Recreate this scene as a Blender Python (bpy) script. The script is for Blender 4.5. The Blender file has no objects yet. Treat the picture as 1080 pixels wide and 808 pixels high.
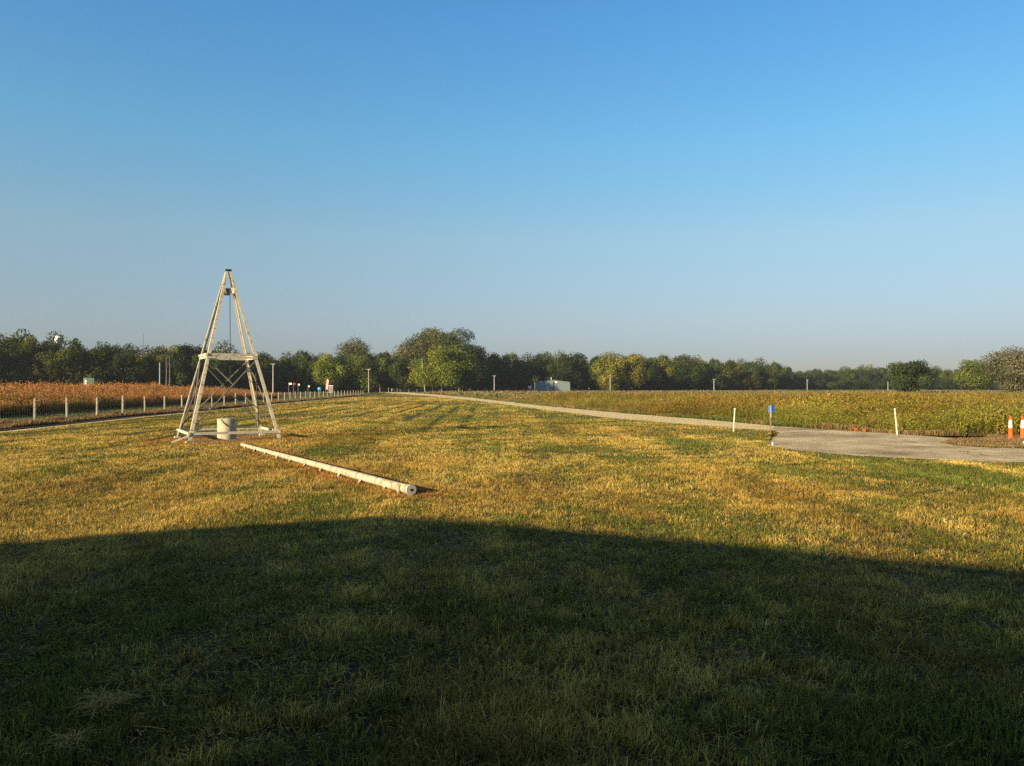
import bpy, bmesh, math, random
import numpy as np
from mathutils import Vector, Matrix
R = math.radians
random.seed(7)
rng = np.random.default_rng(11)
C = bpy.context.scene.collection
scn = bpy.context.scene

# ------------------------------------------------------------------ camera, sky, sun, exposure
CAM_H = 1.6
cam = bpy.data.objects.new('camera', bpy.data.cameras.new('camera'))
C.objects.link(cam); scn.camera = cam
cam.data.sensor_width = 36.0
cam.data.lens = 811.0 / 1080.0 * 36.0
cam.data.clip_start = 0.05; cam.data.clip_end = 6000
cam.location = (0, 0, CAM_H)
cam.rotation_euler = (R(90 + 0.353), 0, 0)

SUN_A = R(48.0)      # azimuth of the sun, left of straight behind the camera
SUN_E = R(14.0)
w = bpy.data.worlds.new('World'); scn.world = w; w.use_nodes = True
nt = w.node_tree
sky = nt.nodes.new('ShaderNodeTexSky'); sky.sky_type = 'NISHITA'; sky.sun_disc = False
sky.sun_elevation = SUN_E; sky.sun_rotation = math.pi + SUN_A
sky.air_density = 1.0; sky.dust_density = 0.6; sky.ozone_density = 1.6; sky.altitude = 200
bg = nt.nodes['Background']; bg.inputs[1].default_value = 0.12
# added sky tint: paler low, bluer above, overhead dimmed and warmed for darker shade
tcw = nt.nodes.new('ShaderNodeTexCoord'); sx_ = nt.nodes.new('ShaderNodeSeparateXYZ'); nt.links.new(tcw.outputs['Generated'], sx_.inputs[0])
rw = nt.nodes.new('ShaderNodeValToRGB'); nt.links.new(sx_.outputs['Z'], rw.inputs[0]); e_ = rw.color_ramp.elements
SKYR = [(0.0, (.30, .31, .42)), (.042, (.33, .345, .48)), (.085, (.43, .43, .51)), (.187, (.575, .63, .62)), (.30, (.465, .775, .84)), (.44, (.375, .78, 1.0)), (.70, (.45, .38, .31))]
while len(e_) < len(SKYR): e_.new(0.5)
for i_, (p_, c_) in enumerate(SKYR): e_[i_].position = p_; e_[i_].color = (*c_, 1)
mw = nt.nodes.new('ShaderNodeMix'); mw.data_type = 'RGBA'; mw.blend_type = 'MULTIPLY'; mw.inputs[0].default_value = 1.0
nt.links.new(sky.outputs[0], mw.inputs[6]); nt.links.new(rw.outputs[0], mw.inputs[7]); mr_ = nt.nodes.new('ShaderNodeMapRange'); nt.links.new(sx_.outputs['X'], mr_.inputs[0])
for i_, v_ in enumerate((-0.6, 0.6, 1.03, 0.88)): mr_.inputs[i_+1].default_value = v_
mw2 = nt.nodes.new('ShaderNodeMix'); mw2.data_type = 'RGBA'; mw2.blend_type = 'MULTIPLY'; mw2.inputs[0].default_value = 1.0
nt.links.new(mw.outputs[2], mw2.inputs[6]); nt.links.new(mr_.outputs[0], mw2.inputs[7]); nt.links.new(mw2.outputs[2], bg.inputs[0])
sl = bpy.data.lights.new('sun', 'SUN'); sl.energy = 5.0; sl.angle = R(0.5); sl.color = (1.0, 0.78, 0.45)
so = bpy.data.objects.new('sun', sl); C.objects.link(so)
sdir = Vector((-math.sin(SUN_A)*math.cos(SUN_E), -math.cos(SUN_A)*math.cos(SUN_E), math.sin(SUN_E)))
so.rotation_euler = sdir.to_track_quat('Z', 'Y').to_euler(); so.location = (-30, -30, 40)
scn.view_settings.view_transform = 'Standard'; scn.view_settings.look = 'None'
scn.view_settings.exposure = 1.0; scn.view_settings.gamma = 1.0
scn.render.engine = 'CYCLES'
scn.cycles.use_denoising = False
scn.cycles.max_bounces = 5; scn.cycles.diffuse_bounces = 3; scn.cycles.transmission_bounces = 3
scn.cycles.volume_bounces = 0

# ------------------------------------------------------------------ helpers
HOR = 409.0; F = 811.0
def gp(x, y, z=0.0):                     # a place on the ground read off the photograph (survey helper)
    D = CAM_H * F / (y - HOR)
    return ((x - 540.0) / F * D, D)
def at(x, D): return ((x - 540.0) / F * D, D)

def tag(o, label=None, cat=None, group=None, kind=None):
    if label: o['label'] = label
    if cat: o['category'] = cat
    if group: o['group'] = group
    if kind: o['kind'] = kind
    return o
def empty(name, loc, rz=0.0, label=None, cat=None, group=None):
    o = bpy.data.objects.new(name, None); C.objects.link(o); o.location = loc; o.rotation_euler = (0, 0, rz)
    o.empty_display_size = 0.2
    return tag(o, label, cat, group)

class MB:
    """collects shapes in a bmesh"""
    def __init__(s): s.bm = bmesh.new()
    def box(s, c, d, rot=None, bevel=0.0):
        b = bmesh.new(); bmesh.ops.create_cube(b, size=1.0)
        bmesh.ops.scale(b, vec=d, verts=b.verts)
        if bevel: bmesh.ops.bevel(b, geom=b.edges[:], offset=bevel, segments=2, affect='EDGES', profile=0.6)
        if rot: bmesh.ops.rotate(b, matrix=rot, verts=b.verts)
        bmesh.ops.translate(b, vec=c, verts=b.verts); s._add(b); return s
    def _add(s, b):
        me = bpy.data.meshes.new('t'); b.to_mesh(me); b.free(); s.bm.from_mesh(me); bpy.data.meshes.remove(me)
    def bar(s, p, q, wx, wy, up=(0, 0, 1)):
        p = Vector(p); q = Vector(q); d = q - p; L = d.length; z = d.normalized()
        u = Vector(up)
        if abs(z.dot(u)) > 0.98: u = Vector((1, 0, 0))
        x = u.cross(z).normalized(); y = z.cross(x)
        m = Matrix((x, y, z)).transposed()
        s.box((p + q) / 2, (wx, wy, L), rot=m); return s
    def tube(s, pts, rad, n=8, cap=True):
        """tapered tube through pts; rad a number or a list"""
        pts = [Vector(p) for p in pts]
        if not hasattr(rad, '__len__'): rad = [rad] * len(pts)
        rings = []; prev = None
        for i, p in enumerate(pts):
            d = (pts[min(i+1, len(pts)-1)] - pts[max(i-1, 0)]).normalized()
            a = Vector((1, 0, 0)) if abs(d.x) < 0.9 else Vector((0, 1, 0))
            if prev is not None: a = prev
            x = (a - d * a.dot(d)).normalized(); y = d.cross(x); prev = x
            rings.append([s.bm.verts.new(p + (x*math.cos(t) + y*math.sin(t)) * rad[i]) for t in [2*math.pi*k/n for k in range(n)]])
        for a, b in zip(rings, rings[1:]):
            for k in range(n): s.bm.faces.new((a[k], a[(k+1) % n], b[(k+1) % n], b[k]))
        if cap:
            s.bm.faces.new(rings[0][::-1]); s.bm.faces.new(rings[-1])
        return s
    def lathe(s, prof, c=(0, 0, 0), n=24, axis=None):
        rings = []
        for r, z in prof:
            rings.append([s.bm.verts.new((r*math.cos(2*math.pi*k/n), r*math.sin(2*math.pi*k/n), z)) for k in range(n)])
        vs = [v for r in rings for v in r]
        for a, b in zip(rings, rings[1:]):
            for k in range(n): s.bm.faces.new((a[k], a[(k+1) % n], b[(k+1) % n], b[k]))
        if axis is not None:
            bmesh.ops.rotate(s.bm, matrix=Vector(axis).to_track_quat('Z', 'Y').to_matrix(), verts=vs)
        bmesh.ops.translate(s.bm, vec=c, verts=vs)
        return s
    def poly(s, pts): s.bm.faces.new([s.bm.verts.new(p) for p in pts]); return s
    def build(s, name, mat, parent=None, smooth=False):
        bmesh.ops.recalc_face_normals(s.bm, faces=s.bm.faces)
        me = bpy.data.meshes.new(name); s.bm.to_mesh(me); s.bm.free()
        me.materials.append(mat)
        if smooth:
            me.polygons.foreach_set('use_smooth', [True] * len(me.polygons))
            me.set_sharp_from_angle(angle=R(35))
        o = bpy.data.objects.new(name, me); C.objects.link(o)
        if parent is not None: o.parent = parent
        return o

# ------------------------------------------------------------------ materials
def nodes(name):
    m = bpy.data.materials.new(name); m.use_nodes = True
    t = m.node_tree; b = t.nodes['Principled BSDF']; b.inputs['Specular IOR Level'].default_value = 0.25
    return m, t, b
def noise_tex(t, scale, detail=5, rough=0.6, vec=None, coord='Object'):
    n = t.nodes.new('ShaderNodeTexNoise'); n.inputs['Scale'].default_value = scale
    n.inputs['Detail'].default_value = detail; n.inputs['Roughness'].default_value = rough
    if vec is None:
        tc = t.nodes.new('ShaderNodeTexCoord'); vec = tc.outputs[coord]
    t.links.new(vec, n.inputs['Vector']); return n
def ramp(t, fac, stops):
    r = t.nodes.new('ShaderNodeValToRGB'); e = r.color_ramp.elements
    while len(e) < len(stops): e.new(0.5)
    for i, (p, c) in enumerate(stops): e[i].position = p; e[i].color = (*c, 1)
    t.links.new(fac, r.inputs[0]); return r
def mixc(t, fac, a, b, mode='MIX'):
    m = t.nodes.new('ShaderNodeMix'); m.data_type = 'RGBA'; m.blend_type = mode
    for inp, v in ((0, fac), (6, a), (7, b)):
        if isinstance(v, (int, float)): m.inputs[inp].default_value = v
        elif isinstance(v, tuple): m.inputs[inp].default_value = (*v, 1)
        else: t.links.new(v, m.inputs[inp])
    return m.outputs[2]
def bump(t, b, h, strength, dist=0.02):
    n = t.nodes.new('ShaderNodeBump'); n.inputs['Strength'].default_value = strength; n.inputs['Distance'].default_value = dist
    t.links.new(h, n.inputs['Height']); t.links.new(n.outputs[0], b.inputs['Normal'])
def simple(name, c1, c2, scale=8, rough=0.8, metal=0.0, bs=0.2, stops=(0.35, 0.65), bd=0.01, detail=6):
    m, t, b = nodes(name)
    n = noise_tex(t, scale, detail, 0.65)
    r = ramp(t, n.outputs['Fac'], [(stops[0], c1), (stops[1], c2)])
    t.links.new(r.outputs[0], b.inputs['Base Color'])
    b.inputs['Roughness'].default_value = rough; b.inputs['Metallic'].default_value = metal
    if bs: bump(t, b, n.outputs['Fac'], bs, bd)
    return m
def leafmat(name, transl=0.3, objcol=False, spec=0.1, rough=0.75):
    m = bpy.data.materials.new(name); m.use_nodes = True; t = m.node_tree
    b = t.nodes['Principled BSDF']; b.inputs['Roughness'].default_value = rough; b.inputs['Specular IOR Level'].default_value = spec
    a = t.nodes.new('ShaderNodeAttribute'); a.attribute_name = 'col'
    col = a.outputs['Color']
    if objcol:
        oi = t.nodes.new('ShaderNodeObjectInfo')
        col = mixc(t, 1.0, col, oi.outputs['Color'], 'MULTIPLY')
    t.links.new(col, b.inputs['Base Color'])
    tr = t.nodes.new('ShaderNodeBsdfTranslucent'); t.links.new(col, tr.inputs['Color'])
    mx = t.nodes.new('ShaderNodeMixShader'); mx.inputs[0].default_value = transl
    t.links.new(b.outputs[0], mx.inputs[1]); t.links.new(tr.outputs[0], mx.inputs[2])
    t.links.new(mx.outputs[0], t.nodes['Material Output'].inputs['Surface'])
    return m

M = {}
# peeling pale paint over grey weathered steel
def peeling(name, paint, under, scale=9.0, cut=0.52):
    m, t, b = nodes(name)
    n = noise_tex(t, scale, 8, 0.75)
    n2 = noise_tex(t, scale*4, 4, 0.6)
    f = ramp(t, n.outputs['Fac'], [(cut-0.03, (0, 0, 0)), (cut+0.03, (1, 1, 1))])
    p = ramp(t, n2.outputs['Fac'], [(0.3, tuple(v*0.8 for v in paint)), (0.7, paint)])
    u = ramp(t, n2.outputs['Fac'], [(0.3, under), (0.75, tuple(min(1, v*1.6) for v in under))])
    t.links.new(mixc(t, f.outputs[0], p.outputs[0], u.outputs[0]), b.inputs['Base Color'])
    b.inputs['Roughness'].default_value = 0.7
    bump(t, b, f.outputs[0], -0.4, 0.004)
    return m
M['paint'] = peeling('peeling_cream_paint', (0.64, 0.58, 0.44), (0.27, 0.23, 0.17), 8, 0.56)
M['rod'] = simple('dull_grey_rod', (0.10, 0.095, 0.09), (0.20, 0.18, 0.16), 20, 0.7, 0.1)
M['darkmetal'] = simple('dark_iron', (0.02, 0.021, 0.024), (0.05, 0.05, 0.05), 20, 0.5, 0.4)
M['timber'] = simple('weathered_timber', (0.16, 0.12, 0.08), (0.34, 0.28, 0.19), 7, 0.9, 0, 0.5)
M['concrete'] = simple('stained_concrete', (0.36, 0.30, 0.21), (0.50, 0.44, 0.32), 5, 0.9, 0, 0.3)
M['pipe'] = peeling('pale_pipe_paint', (0.50, 0.47, 0.36), (0.24, 0.18, 0.11), 9, 0.53)
M['pipewhite'] = peeling('flange_paint', (0.52, 0.49, 0.42), (0.30, 0.24, 0.16), 14, 0.58)
M['deeporange'] = simple('shaded_red_plastic', (0.35, 0.03, 0.01), (0.45, 0.05, 0.015), 10, 0.6, 0, 0)
M['post'] = simple('pale_wood_post', (0.26, 0.23, 0.17), (0.44, 0.39, 0.29), 9, 0.9, 0, 0.4)
M['wire'] = simple('galvanised_wire', (0.10, 0.10, 0.10), (0.20, 0.20, 0.19), 9, 0.5, 0.6, 0)
M['white'] = simple('white_paint', (0.70, 0.70, 0.66), (0.82, 0.81, 0.76), 6, 0.6, 0, 0.1)
M['whiterust'] = peeling('white_post_with_rust', (0.62, 0.60, 0.48), (0.40, 0.20, 0.06), 9, 0.57)
M['blue'] = simple('blue_sign_paint', (0.004, 0.07, 0.34), (0.008, 0.10, 0.42), 10, 0.45, 0, 0)
M['greypole'] = simple('grey_pole', (0.22, 0.21, 0.20), (0.38, 0.37, 0.35), 6, 0.8)
M['brownpost'] = simple('brown_post', (0.12, 0.09, 0.07), (0.22, 0.17, 0.13), 12, 0.9)
M['orange'] = simple('orange_plastic', (0.72, 0.09, 0.012), (0.85, 0.14, 0.02), 10, 0.45, 0, 0)
M['band'] = simple('reflective_white', (0.75, 0.75, 0.75), (0.85, 0.85, 0.84), 12, 0.35, 0, 0)
M['rubber'] = simple('black_rubber', (0.02, 0.02, 0.02), (0.04, 0.04, 0.04), 12, 0.8, 0, 0)
M['steelwall'] = simple('grey_steel_cladding', (0.13, 0.165, 0.19), (0.18, 0.22, 0.25), 2, 0.6, 0, 0)
M['steeltrim'] = simple('light_steel_trim', (0.26, 0.30, 0.32), (0.34, 0.38, 0.40), 2, 0.5, 0.1, 0)
M['darkgap'] = simple('dark_door', (0.03, 0.035, 0.04), (0.05, 0.055, 0.06), 2, 0.6, 0, 0)
M['crimson'] = simple('crimson_cloth', (0.45, 0.015, 0.04), (0.55, 0.03, 0.06), 4, 0.8, 0, 0)
M['cyan'] = simple('light_blue_plastic', (0.05, 0.42, 0.72), (0.09, 0.52, 0.80), 4, 0.5, 0, 0)
M['teal'] = simple('pale_green_paint', (0.07, 0.14, 0.12), (0.10, 0.18, 0.15), 3, 0.7, 0, 0)
M['darkteal'] = simple('dark_green_paint', (0.03, 0.08, 0.07), (0.05, 0.11, 0.09), 3, 0.7, 0, 0)
M['siding'] = simple('brown_siding', (0.16, 0.12, 0.09), (0.22, 0.17, 0.13), 3, 0.8, 0, 0.2)
M['roofing'] = simple('dark_roofing', (0.05, 0.05, 0.05), (0.09, 0.09, 0.09), 6, 0.9, 0, 0.2)
M['glass'] = simple('window_glass', (0.02, 0.025, 0.03), (0.03, 0.035, 0.04), 2, 0.08, 0, 0)
M['bark'] = simple('grey_bark', (0.10, 0.085, 0.065), (0.24, 0.21, 0.17), 1.5, 0.95, 0, 0.5, bd=0.1)
M['palebark'] = simple('pale_bark', (0.28, 0.25, 0.19), (0.46, 0.42, 0.33), 1.5, 0.95, 0, 0.4, bd=0.1)
M['deadwood'] = simple('dead_wood', (0.09, 0.08, 0.075), (0.14, 0.13, 0.12), 1.5, 0.95, 0, 0.3)
M['tankwhite'] = simple('tank_white', (0.72, 0.74, 0.76), (0.80, 0.81, 0.82), 0.2, 0.5, 0, 0)
M['straw'] = simple('dry_straw', (0.38, 0.26, 0.09), (0.56, 0.40, 0.15), 30, 0.9, 0, 0)
M['grass'] = leafmat('grass_blades', 0.30)
M['prairie'] = leafmat('prairie_plants', 0.35)
M['leaves'] = leafmat('tree_leaves', 0.22, objcol=True)

# ------------------------------------------------------------------ numpy noise
def _hash(ix, iy, seed):
    h = (ix.astype(np.int64) * 374761393 + iy.astype(np.int64) * 668265263 + seed * 974634777) & 0x7fffffff
    h = ((h ^ (h >> 13)) * 1274126177) & 0x7fffffff
    h = (h ^ (h >> 16)) & 0xffffff
    return h / float(0xffffff)
def vnoise(x, y, seed=0):
    ix = np.floor(x); iy = np.floor(y); fx = x - ix; fy = y - iy
    fx = fx*fx*(3-2*fx); fy = fy*fy*(3-2*fy)
    a = _hash(ix, iy, seed); b = _hash(ix+1, iy, seed); c = _hash(ix, iy+1, seed); d = _hash(ix+1, iy+1, seed)
    return (a*(1-fx)+b*fx)*(1-fy) + (c*(1-fx)+d*fx)*fy
def fbm(x, y, seed=0, o=4):
    s = 0; a = 0.5; t = 0
    for k in range(o):
        s = s + a*vnoise(x*2**k + 13.7*k, y*2**k - 7.3*k, seed+k); t += a; a *= 0.55
    return s / t
def inside(x, y, poly):
    r = np.zeros(x.shape, bool); n = len(poly); j = n-1
    for i in range(n):
        xi, yi = poly[i]; xj, yj = poly[j]
        c = ((yi > y) != (yj > y)) & (x < (xj-xi)*(y-yi)/(yj-yi+1e-12)+xi); r ^= c; j = i
    return r
def sstep(a, b, x):
    t = np.clip((x-a)/(b-a), 0, 1); return t*t*(3-2*t)

# ------------------------------------------------------------------ plan of the place
def dense(pts, step):
    out = [pts[0]]
    for a, b in zip(pts, pts[1:]):
        L = math.hypot(b[0]-a[0], b[1]-a[1]); n = max(1, int(L/step))
        for k in range(1, n+1): out.append((a[0]+(b[0]-a[0])*k/n, a[1]+(b[1]-a[1])*k/n))
    return out
def wob(pts, amp, sc, seed):
    a = np.array(pts); n1 = fbm(a[:, 0]*sc, a[:, 1]*sc, seed)-0.5; n2 = fbm(a[:, 0]*sc+50, a[:, 1]*sc, seed+9)-0.5
    k = np.clip(a[:, 1]/30, 1, 3)
    return [(x+amp*p*2*q, y+amp*p2*2*q) for (x, y), p, p2, q in zip(pts, n1, n2, k)]
up_px = [(430, 413.9), (464, 416.6), (500, 419.8), (535, 423.8), (567, 427.5), (600, 430.8), (640, 434.4), (668, 437.0), (740, 442.4), (817, 449.7), (887, 454.0), (960, 459.0), (1035, 464.6)]
lo_px = [(405, 413.9), (464, 418.8), (500, 422.6), (535, 427.0), (567, 431.5), (600, 435.6), (640, 440.3), (668, 443.4), (740, 448.9), (813, 454.2)]
TR_UP = [(-62, 330)] + [gp(*p) for p in up_px]
TR_LO = [(-66, 330)] + [gp(*p) for p in lo_px]
track_poly = wob(dense(TR_UP[:-4], 1.5), 0.25, 0.5, 3) + wob(dense([gp(850, 452.8), gp(850, 456.5)] + TR_LO[::-1], 1.5), 0.25, 0.5, 5)
pad_px_lo = [(822, 456.6), (813, 464), (811, 470.8), (838, 475.2), (870, 478.4), (903, 481.2), (960, 484), (1080, 488.5), (1250, 494)]
isl_px = [(991, 467.3), (1010, 470.6), (1045, 472.6), (1080, 473.6), (1250, 477)]
isl_up = [(991, 467.3), (1006, 464.4), (1033, 464.4), (1050, 462)]
pad_poly = wob(dense([gp(*p) for p in [(813, 454.2), (822, 456.6), (816, 462), (811, 470.8)]], 0.4) +
               dense([gp(*p) for p in pad_px_lo[2:]], 0.8), 0.10, 1.1, 21) + [(30.0, 13.0), (30.0, 15.5)] + \
           wob(dense([gp(*p) for p in isl_px[::-1]] + [gp(*p) for p in isl_up[1:3]], 0.6), 0.08, 1.3, 31) + \
           wob(dense([gp(*p) for p in [(1033, 464.3), (960, 459.0), (887, 454.0), (817, 449.7)]], 1.0), 0.10, 1.0, 41)
# fence line down the left side
fence_line = [(-21.35, 24), (-21.4, 31), (-21.5, 34.6), (-21.55, 40), (-22.35, 47), (-23.2, 54), (-24.1, 64.5), (-24.7, 71.5), (-25.5, 82), (-26.8, 95), (-27.8, 107), (-29.0, 125), (-31.2, 163)]
def line_x(line, y):
    a = np.array(line); return np.interp(y, a[:, 1], a[:, 0])
lawn_edge = [(-17.6, 5), (-18.2, 24), (-18.4, 27.6), (-19.2, 35), (-20.1, 42), (-21.3, 60), (-23.3, 78.6), (-25.3, 105), (-28.5, 140), (-33, 200), (-60, 330)]
prairie_edge = [(-25.5, 20), (-26.6, 38), (-27.6, 46), (-29.6, 60), (-31.5, 80), (-33.5, 100), (-35.5, 118)]
def right_prairie_edge(y):                       # x of the prairie's near edge at depth y (track's far side)
    a = np.array([p for p in TR_UP] + [gp(1045, 461.5), gp(1150, 464), gp(1300, 470)])
    a = a[np.argsort(a[:, 1])]
    r = np.interp(y, a[:, 1], a[:, 0]); return np.where(np.asarray(y) < 25.3, np.maximum(r, 22.0), r)

def lawn_z(x, y):
    far = sstep(2.0, 5.0, x - line_x(lawn_edge, y)) * (1 - sstep(90, 130, y)) * (1 - sstep(-7.0, -1.5, x - np.interp(y, [10, 16.5, 23, 30, 50, 100, 300], [14, 8.5, 6.0, 6.5, 3.0, -7, -50])))
    u = x + 0.03*y
    rut = (fbm(x*0.35, y*0.12, 71, 3)-0.5)*0.10 + (fbm(u*0.8, y*0.08, 77, 2)-0.5)*0.07
    return far*rut

# ------------------------------------------------------------------ ground sheet
xs = np.unique(np.concatenate([np.arange(-30, 30.01, 0.3), np.array([-2500, -1500, -900, -600, -400, -300, -220, -160, -120, -90, -70, -55, -45, -38, -34]), -np.array([-2500, -1500, -900, -600, -400, -300, -220, -160, -120, -90, -70, -55, -45, -38, -34])]))
ys = np.unique(np.concatenate([np.arange(-3, 130.01, 0.4), np.array([-200, -80, -40, -20, -10, -6, 140, 155, 175, 200, 240, 300, 400, 550, 800, 1200, 2000, 3500])]))
gx, gy = np.meshgrid(xs, ys); gz = lawn_z(gx, gy) - 0.012
gz = np.where(gy < -2.0, -0.01, gz)
nv = gx.size; W_ = len(xs); H_ = len(ys)
me = bpy.data.meshes.new('ground'); me.vertices.add(nv)
me.vertices.foreach_set('co', np.stack([gx, gy, gz], -1).astype(np.float32).ravel())
i0 = (np.arange(H_-1)[:, None]*W_ + np.arange(W_-1)[None, :]).ravel()
q = np.stack([i0, i0+1, i0+1+W_, i0+W_], -1).astype(np.int32)
me.loops.add(q.size); me.loops.foreach_set('vertex_index', q.ravel())
me.polygons.add(len(q)); me.polygons.foreach_set('loop_start', np.arange(0, q.size, 4, dtype=np.int32))
me.update(calc_edges=True)
gm, t, b = nodes('ground_soil_and_turf')
n1 = noise_tex(t, 0.5, 6, 0.65); n2 = noise_tex(t, 14, 6, 0.75); n3 = noise_tex(t, 0.12, 4, 0.6)
c1 = ramp(t, n1.outputs['Fac'], [(0.35, (0.04, 0.042, 0.016)), (0.5, (0.075, 0.062, 0.025)), (0.65, (0.12, 0.088, 0.04))])
c2 = ramp(t, n2.outputs['Fac'], [(0.35, (0.35, 0.35, 0.35)), (0.65, (1.3, 1.3, 1.3))])
cc = mixc(t, 1.0, c1.outputs[0], c2.outputs[0], 'MULTIPLY')
t.links.new(cc, b.inputs['Base Color']); b.inputs['Roughness'].default_value = 0.95
bump(t, b, n2.outputs['Fac'], 0.8, 0.03)
me.materials.append(gm)
ground = bpy.data.objects.new('ground', me); C.objects.link(ground); tag(ground, kind='structure')

def sheet(name, poly, z, mat):
    bm = bmesh.new(); vs = [bm.verts.new((x, y, z)) for x, y in poly]
    f = bm.faces.new(vs); bmesh.ops.triangulate(bm, faces=[f], ngon_method='EAR_CLIP')
    for f in bm.faces:
        if f.normal.z < 0: f.normal_flip()
    me = bpy.data.meshes.new(name); bm.to_mesh(me); bm.free(); me.materials.append(mat)
    o = bpy.data.objects.new(name, me); C.objects.link(o); tag(o, kind='structure'); return o
gr, t, b = nodes('pale_gravel')
n1 = noise_tex(t, 1.1, 5, 0.6); n2 = noise_tex(t, 25, 5, 0.8)
c1 = ramp(t, n1.outputs['Fac'], [(0.35, (0.80, 0.61, 0.30)), (0.65, (0.92, 0.74, 0.42))])
c2 = ramp(t, n2.outputs['Fac'], [(0.3, (0.8, 0.8, 0.8)), (0.7, (1.1, 1.1, 1.1))])
t.links.new(mixc(t, 1.0, c1.outputs[0], c2.outputs[0], 'MULTIPLY'), b.inputs['Base Color']); b.inputs['Roughness'].default_value = 0.95
bump(t, b, n2.outputs['Fac'], 1.0, 0.05)
asph, t, b = nodes('old_pale_asphalt')
n1 = noise_tex(t, 0.45, 6, 0.65); n2 = noise_tex(t, 40, 4, 0.8)
c1 = ramp(t, n1.outputs['Fac'], [(0.36, (0.34, 0.26, 0.16)), (0.52, (0.68, 0.53, 0.32)), (0.64, (0.90, 0.72, 0.44))])
c2 = ramp(t, n2.outputs['Fac'], [(0.3, (0.65, 0.65, 0.65)), (0.7, (1.2, 1.2, 1.2))])
v = t.nodes.new('ShaderNodeTexVoronoi'); v.feature = 'DISTANCE_TO_EDGE'; v.inputs['Scale'].default_value = 0.28
tcx = t.nodes.new('ShaderNodeTexCoord'); dn = noise_tex(t, 0.7, 4, 0.6)
vm = t.nodes.new('ShaderNodeVectorMath'); vm.operation = 'MULTIPLY_ADD'; vm.inputs[1].default_value = (1.5, 1.5, 0)
t.links.new(dn.outputs['Color'], vm.inputs[0]); t.links.new(tcx.outputs['Object'], vm.inputs[2]); t.links.new(vm.outputs[0], v.inputs['Vector'])
cr = ramp(t, v.outputs['Distance'], [(0.0, (0.45, 0.45, 0.45)), (0.012, (1, 1, 1))])
cc = mixc(t, 1.0, c1.outputs[0], c2.outputs[0], 'MULTIPLY'); cc = mixc(t, 1.0, cc, cr.outputs[0], 'MULTIPLY')
t.links.new(cc, b.inputs['Base Color']); b.inputs['Roughness'].default_value = 0.9
bump(t, b, n2.outputs['Fac'], 0.8, 0.03)
sheet('gravel_track', track_poly, 0.008, gr)
sheet('asphalt_turnaround', pad_poly, 0.012, asph)
whiteline = simple('worn_pale_edge', (0.45, 0.42, 0.34), (0.70, 0.66, 0.56), 3, 0.9, 0, 0)
edge = [gp(990, 486.0), gp(1040, 487.4), gp(1080, 488.3), gp(1250, 493.6)]
edge2 = [gp(1250, 492.4), gp(1080, 487.2), gp(1040, 486.4), gp(990, 485.2)]
sheet('road_edge_marking', wob(dense(edge, 0.5) + dense(edge2, 0.5), 0.02, 2, 3), 0.016, whiteline)
# thin pale strip where the mown lawn ends on the left
es = [(line_x(lawn_edge, y)+0.25, y) for y in np.arange(18, 110, 2.0)]
es2 = [(line_x(lawn_edge, y)-0.15, y) for y in np.arange(18, 110, 2.0)]
sheet('bare_strip', wob(es + es2[::-1], 0.08, 0.7, 8), 0.010, gr)
dirt = simple('dark_soil', (0.035, 0.026, 0.018), (0.09, 0.065, 0.045), 2, 1.0, 0, 0.3)
es = [(line_x(lawn_edge, y)-0.15, y) for y in np.arange(18, 130, 2.0)]
es2 = [(line_x(lawn_edge, y)-2.0, y) for y in np.arange(18, 130, 2.0)]
sheet('soil_strip', es + es2[::-1], 0.006, dirt)

# ------------------------------------------------------------------ haze
hm = bpy.data.materials.new('haze'); hm.use_nodes = True; ht = hm.node_tree
ht.nodes.remove(ht.nodes['Principled BSDF'])
pv = ht.nodes.new('ShaderNodeVolumePrincipled'); pv.inputs['Color'].default_value = (0.80, 0.88, 1.0, 1)
pv.inputs['Density'].default_value = 0.00015; pv.inputs['Anisotropy'].default_value = 0.2
ht.links.new(pv.outputs[0], ht.nodes['Material Output'].inputs['Volume'])

# ------------------------------------------------------------------ bulk mesh builder
def bulk(name, verts, quads, tris, cols, mat):
    """verts (n,3), quads (a,4), tris (b,3), cols (n,3)"""
    me = bpy.data.meshes.new(name); me.vertices.add(len(verts))
    me.vertices.foreach_set('co', verts.astype(np.float32).ravel())
    idx = []; starts = []; p = 0
    if quads is not None and len(quads):
        idx.append(quads.ravel()); starts.append(np.arange(0, quads.size, 4)); p = quads.size
    if tris is not None and len(tris):
        idx.append(tris.ravel()); starts.append(p + np.arange(0, tris.size, 3))
    idx = np.concatenate(idx).astype(np.int32); starts = np.concatenate(starts).astype(np.int32)
    me.loops.add(len(idx)); me.loops.foreach_set('vertex_index', idx)
    me.polygons.add(len(starts)); me.polygons.foreach_set('loop_start', starts)
    me.update(calc_edges=True)
    at_ = me.attributes.new('col', 'FLOAT_COLOR', 'POINT')
    c4 = np.ones((len(verts), 4), np.float32); c4[:, :3] = cols
    at_.data.foreach_set('color', c4.ravel())
    me.materials.append(mat)
    o = bpy.data.objects.new(name, me); C.objects.link(o); return o

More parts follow.
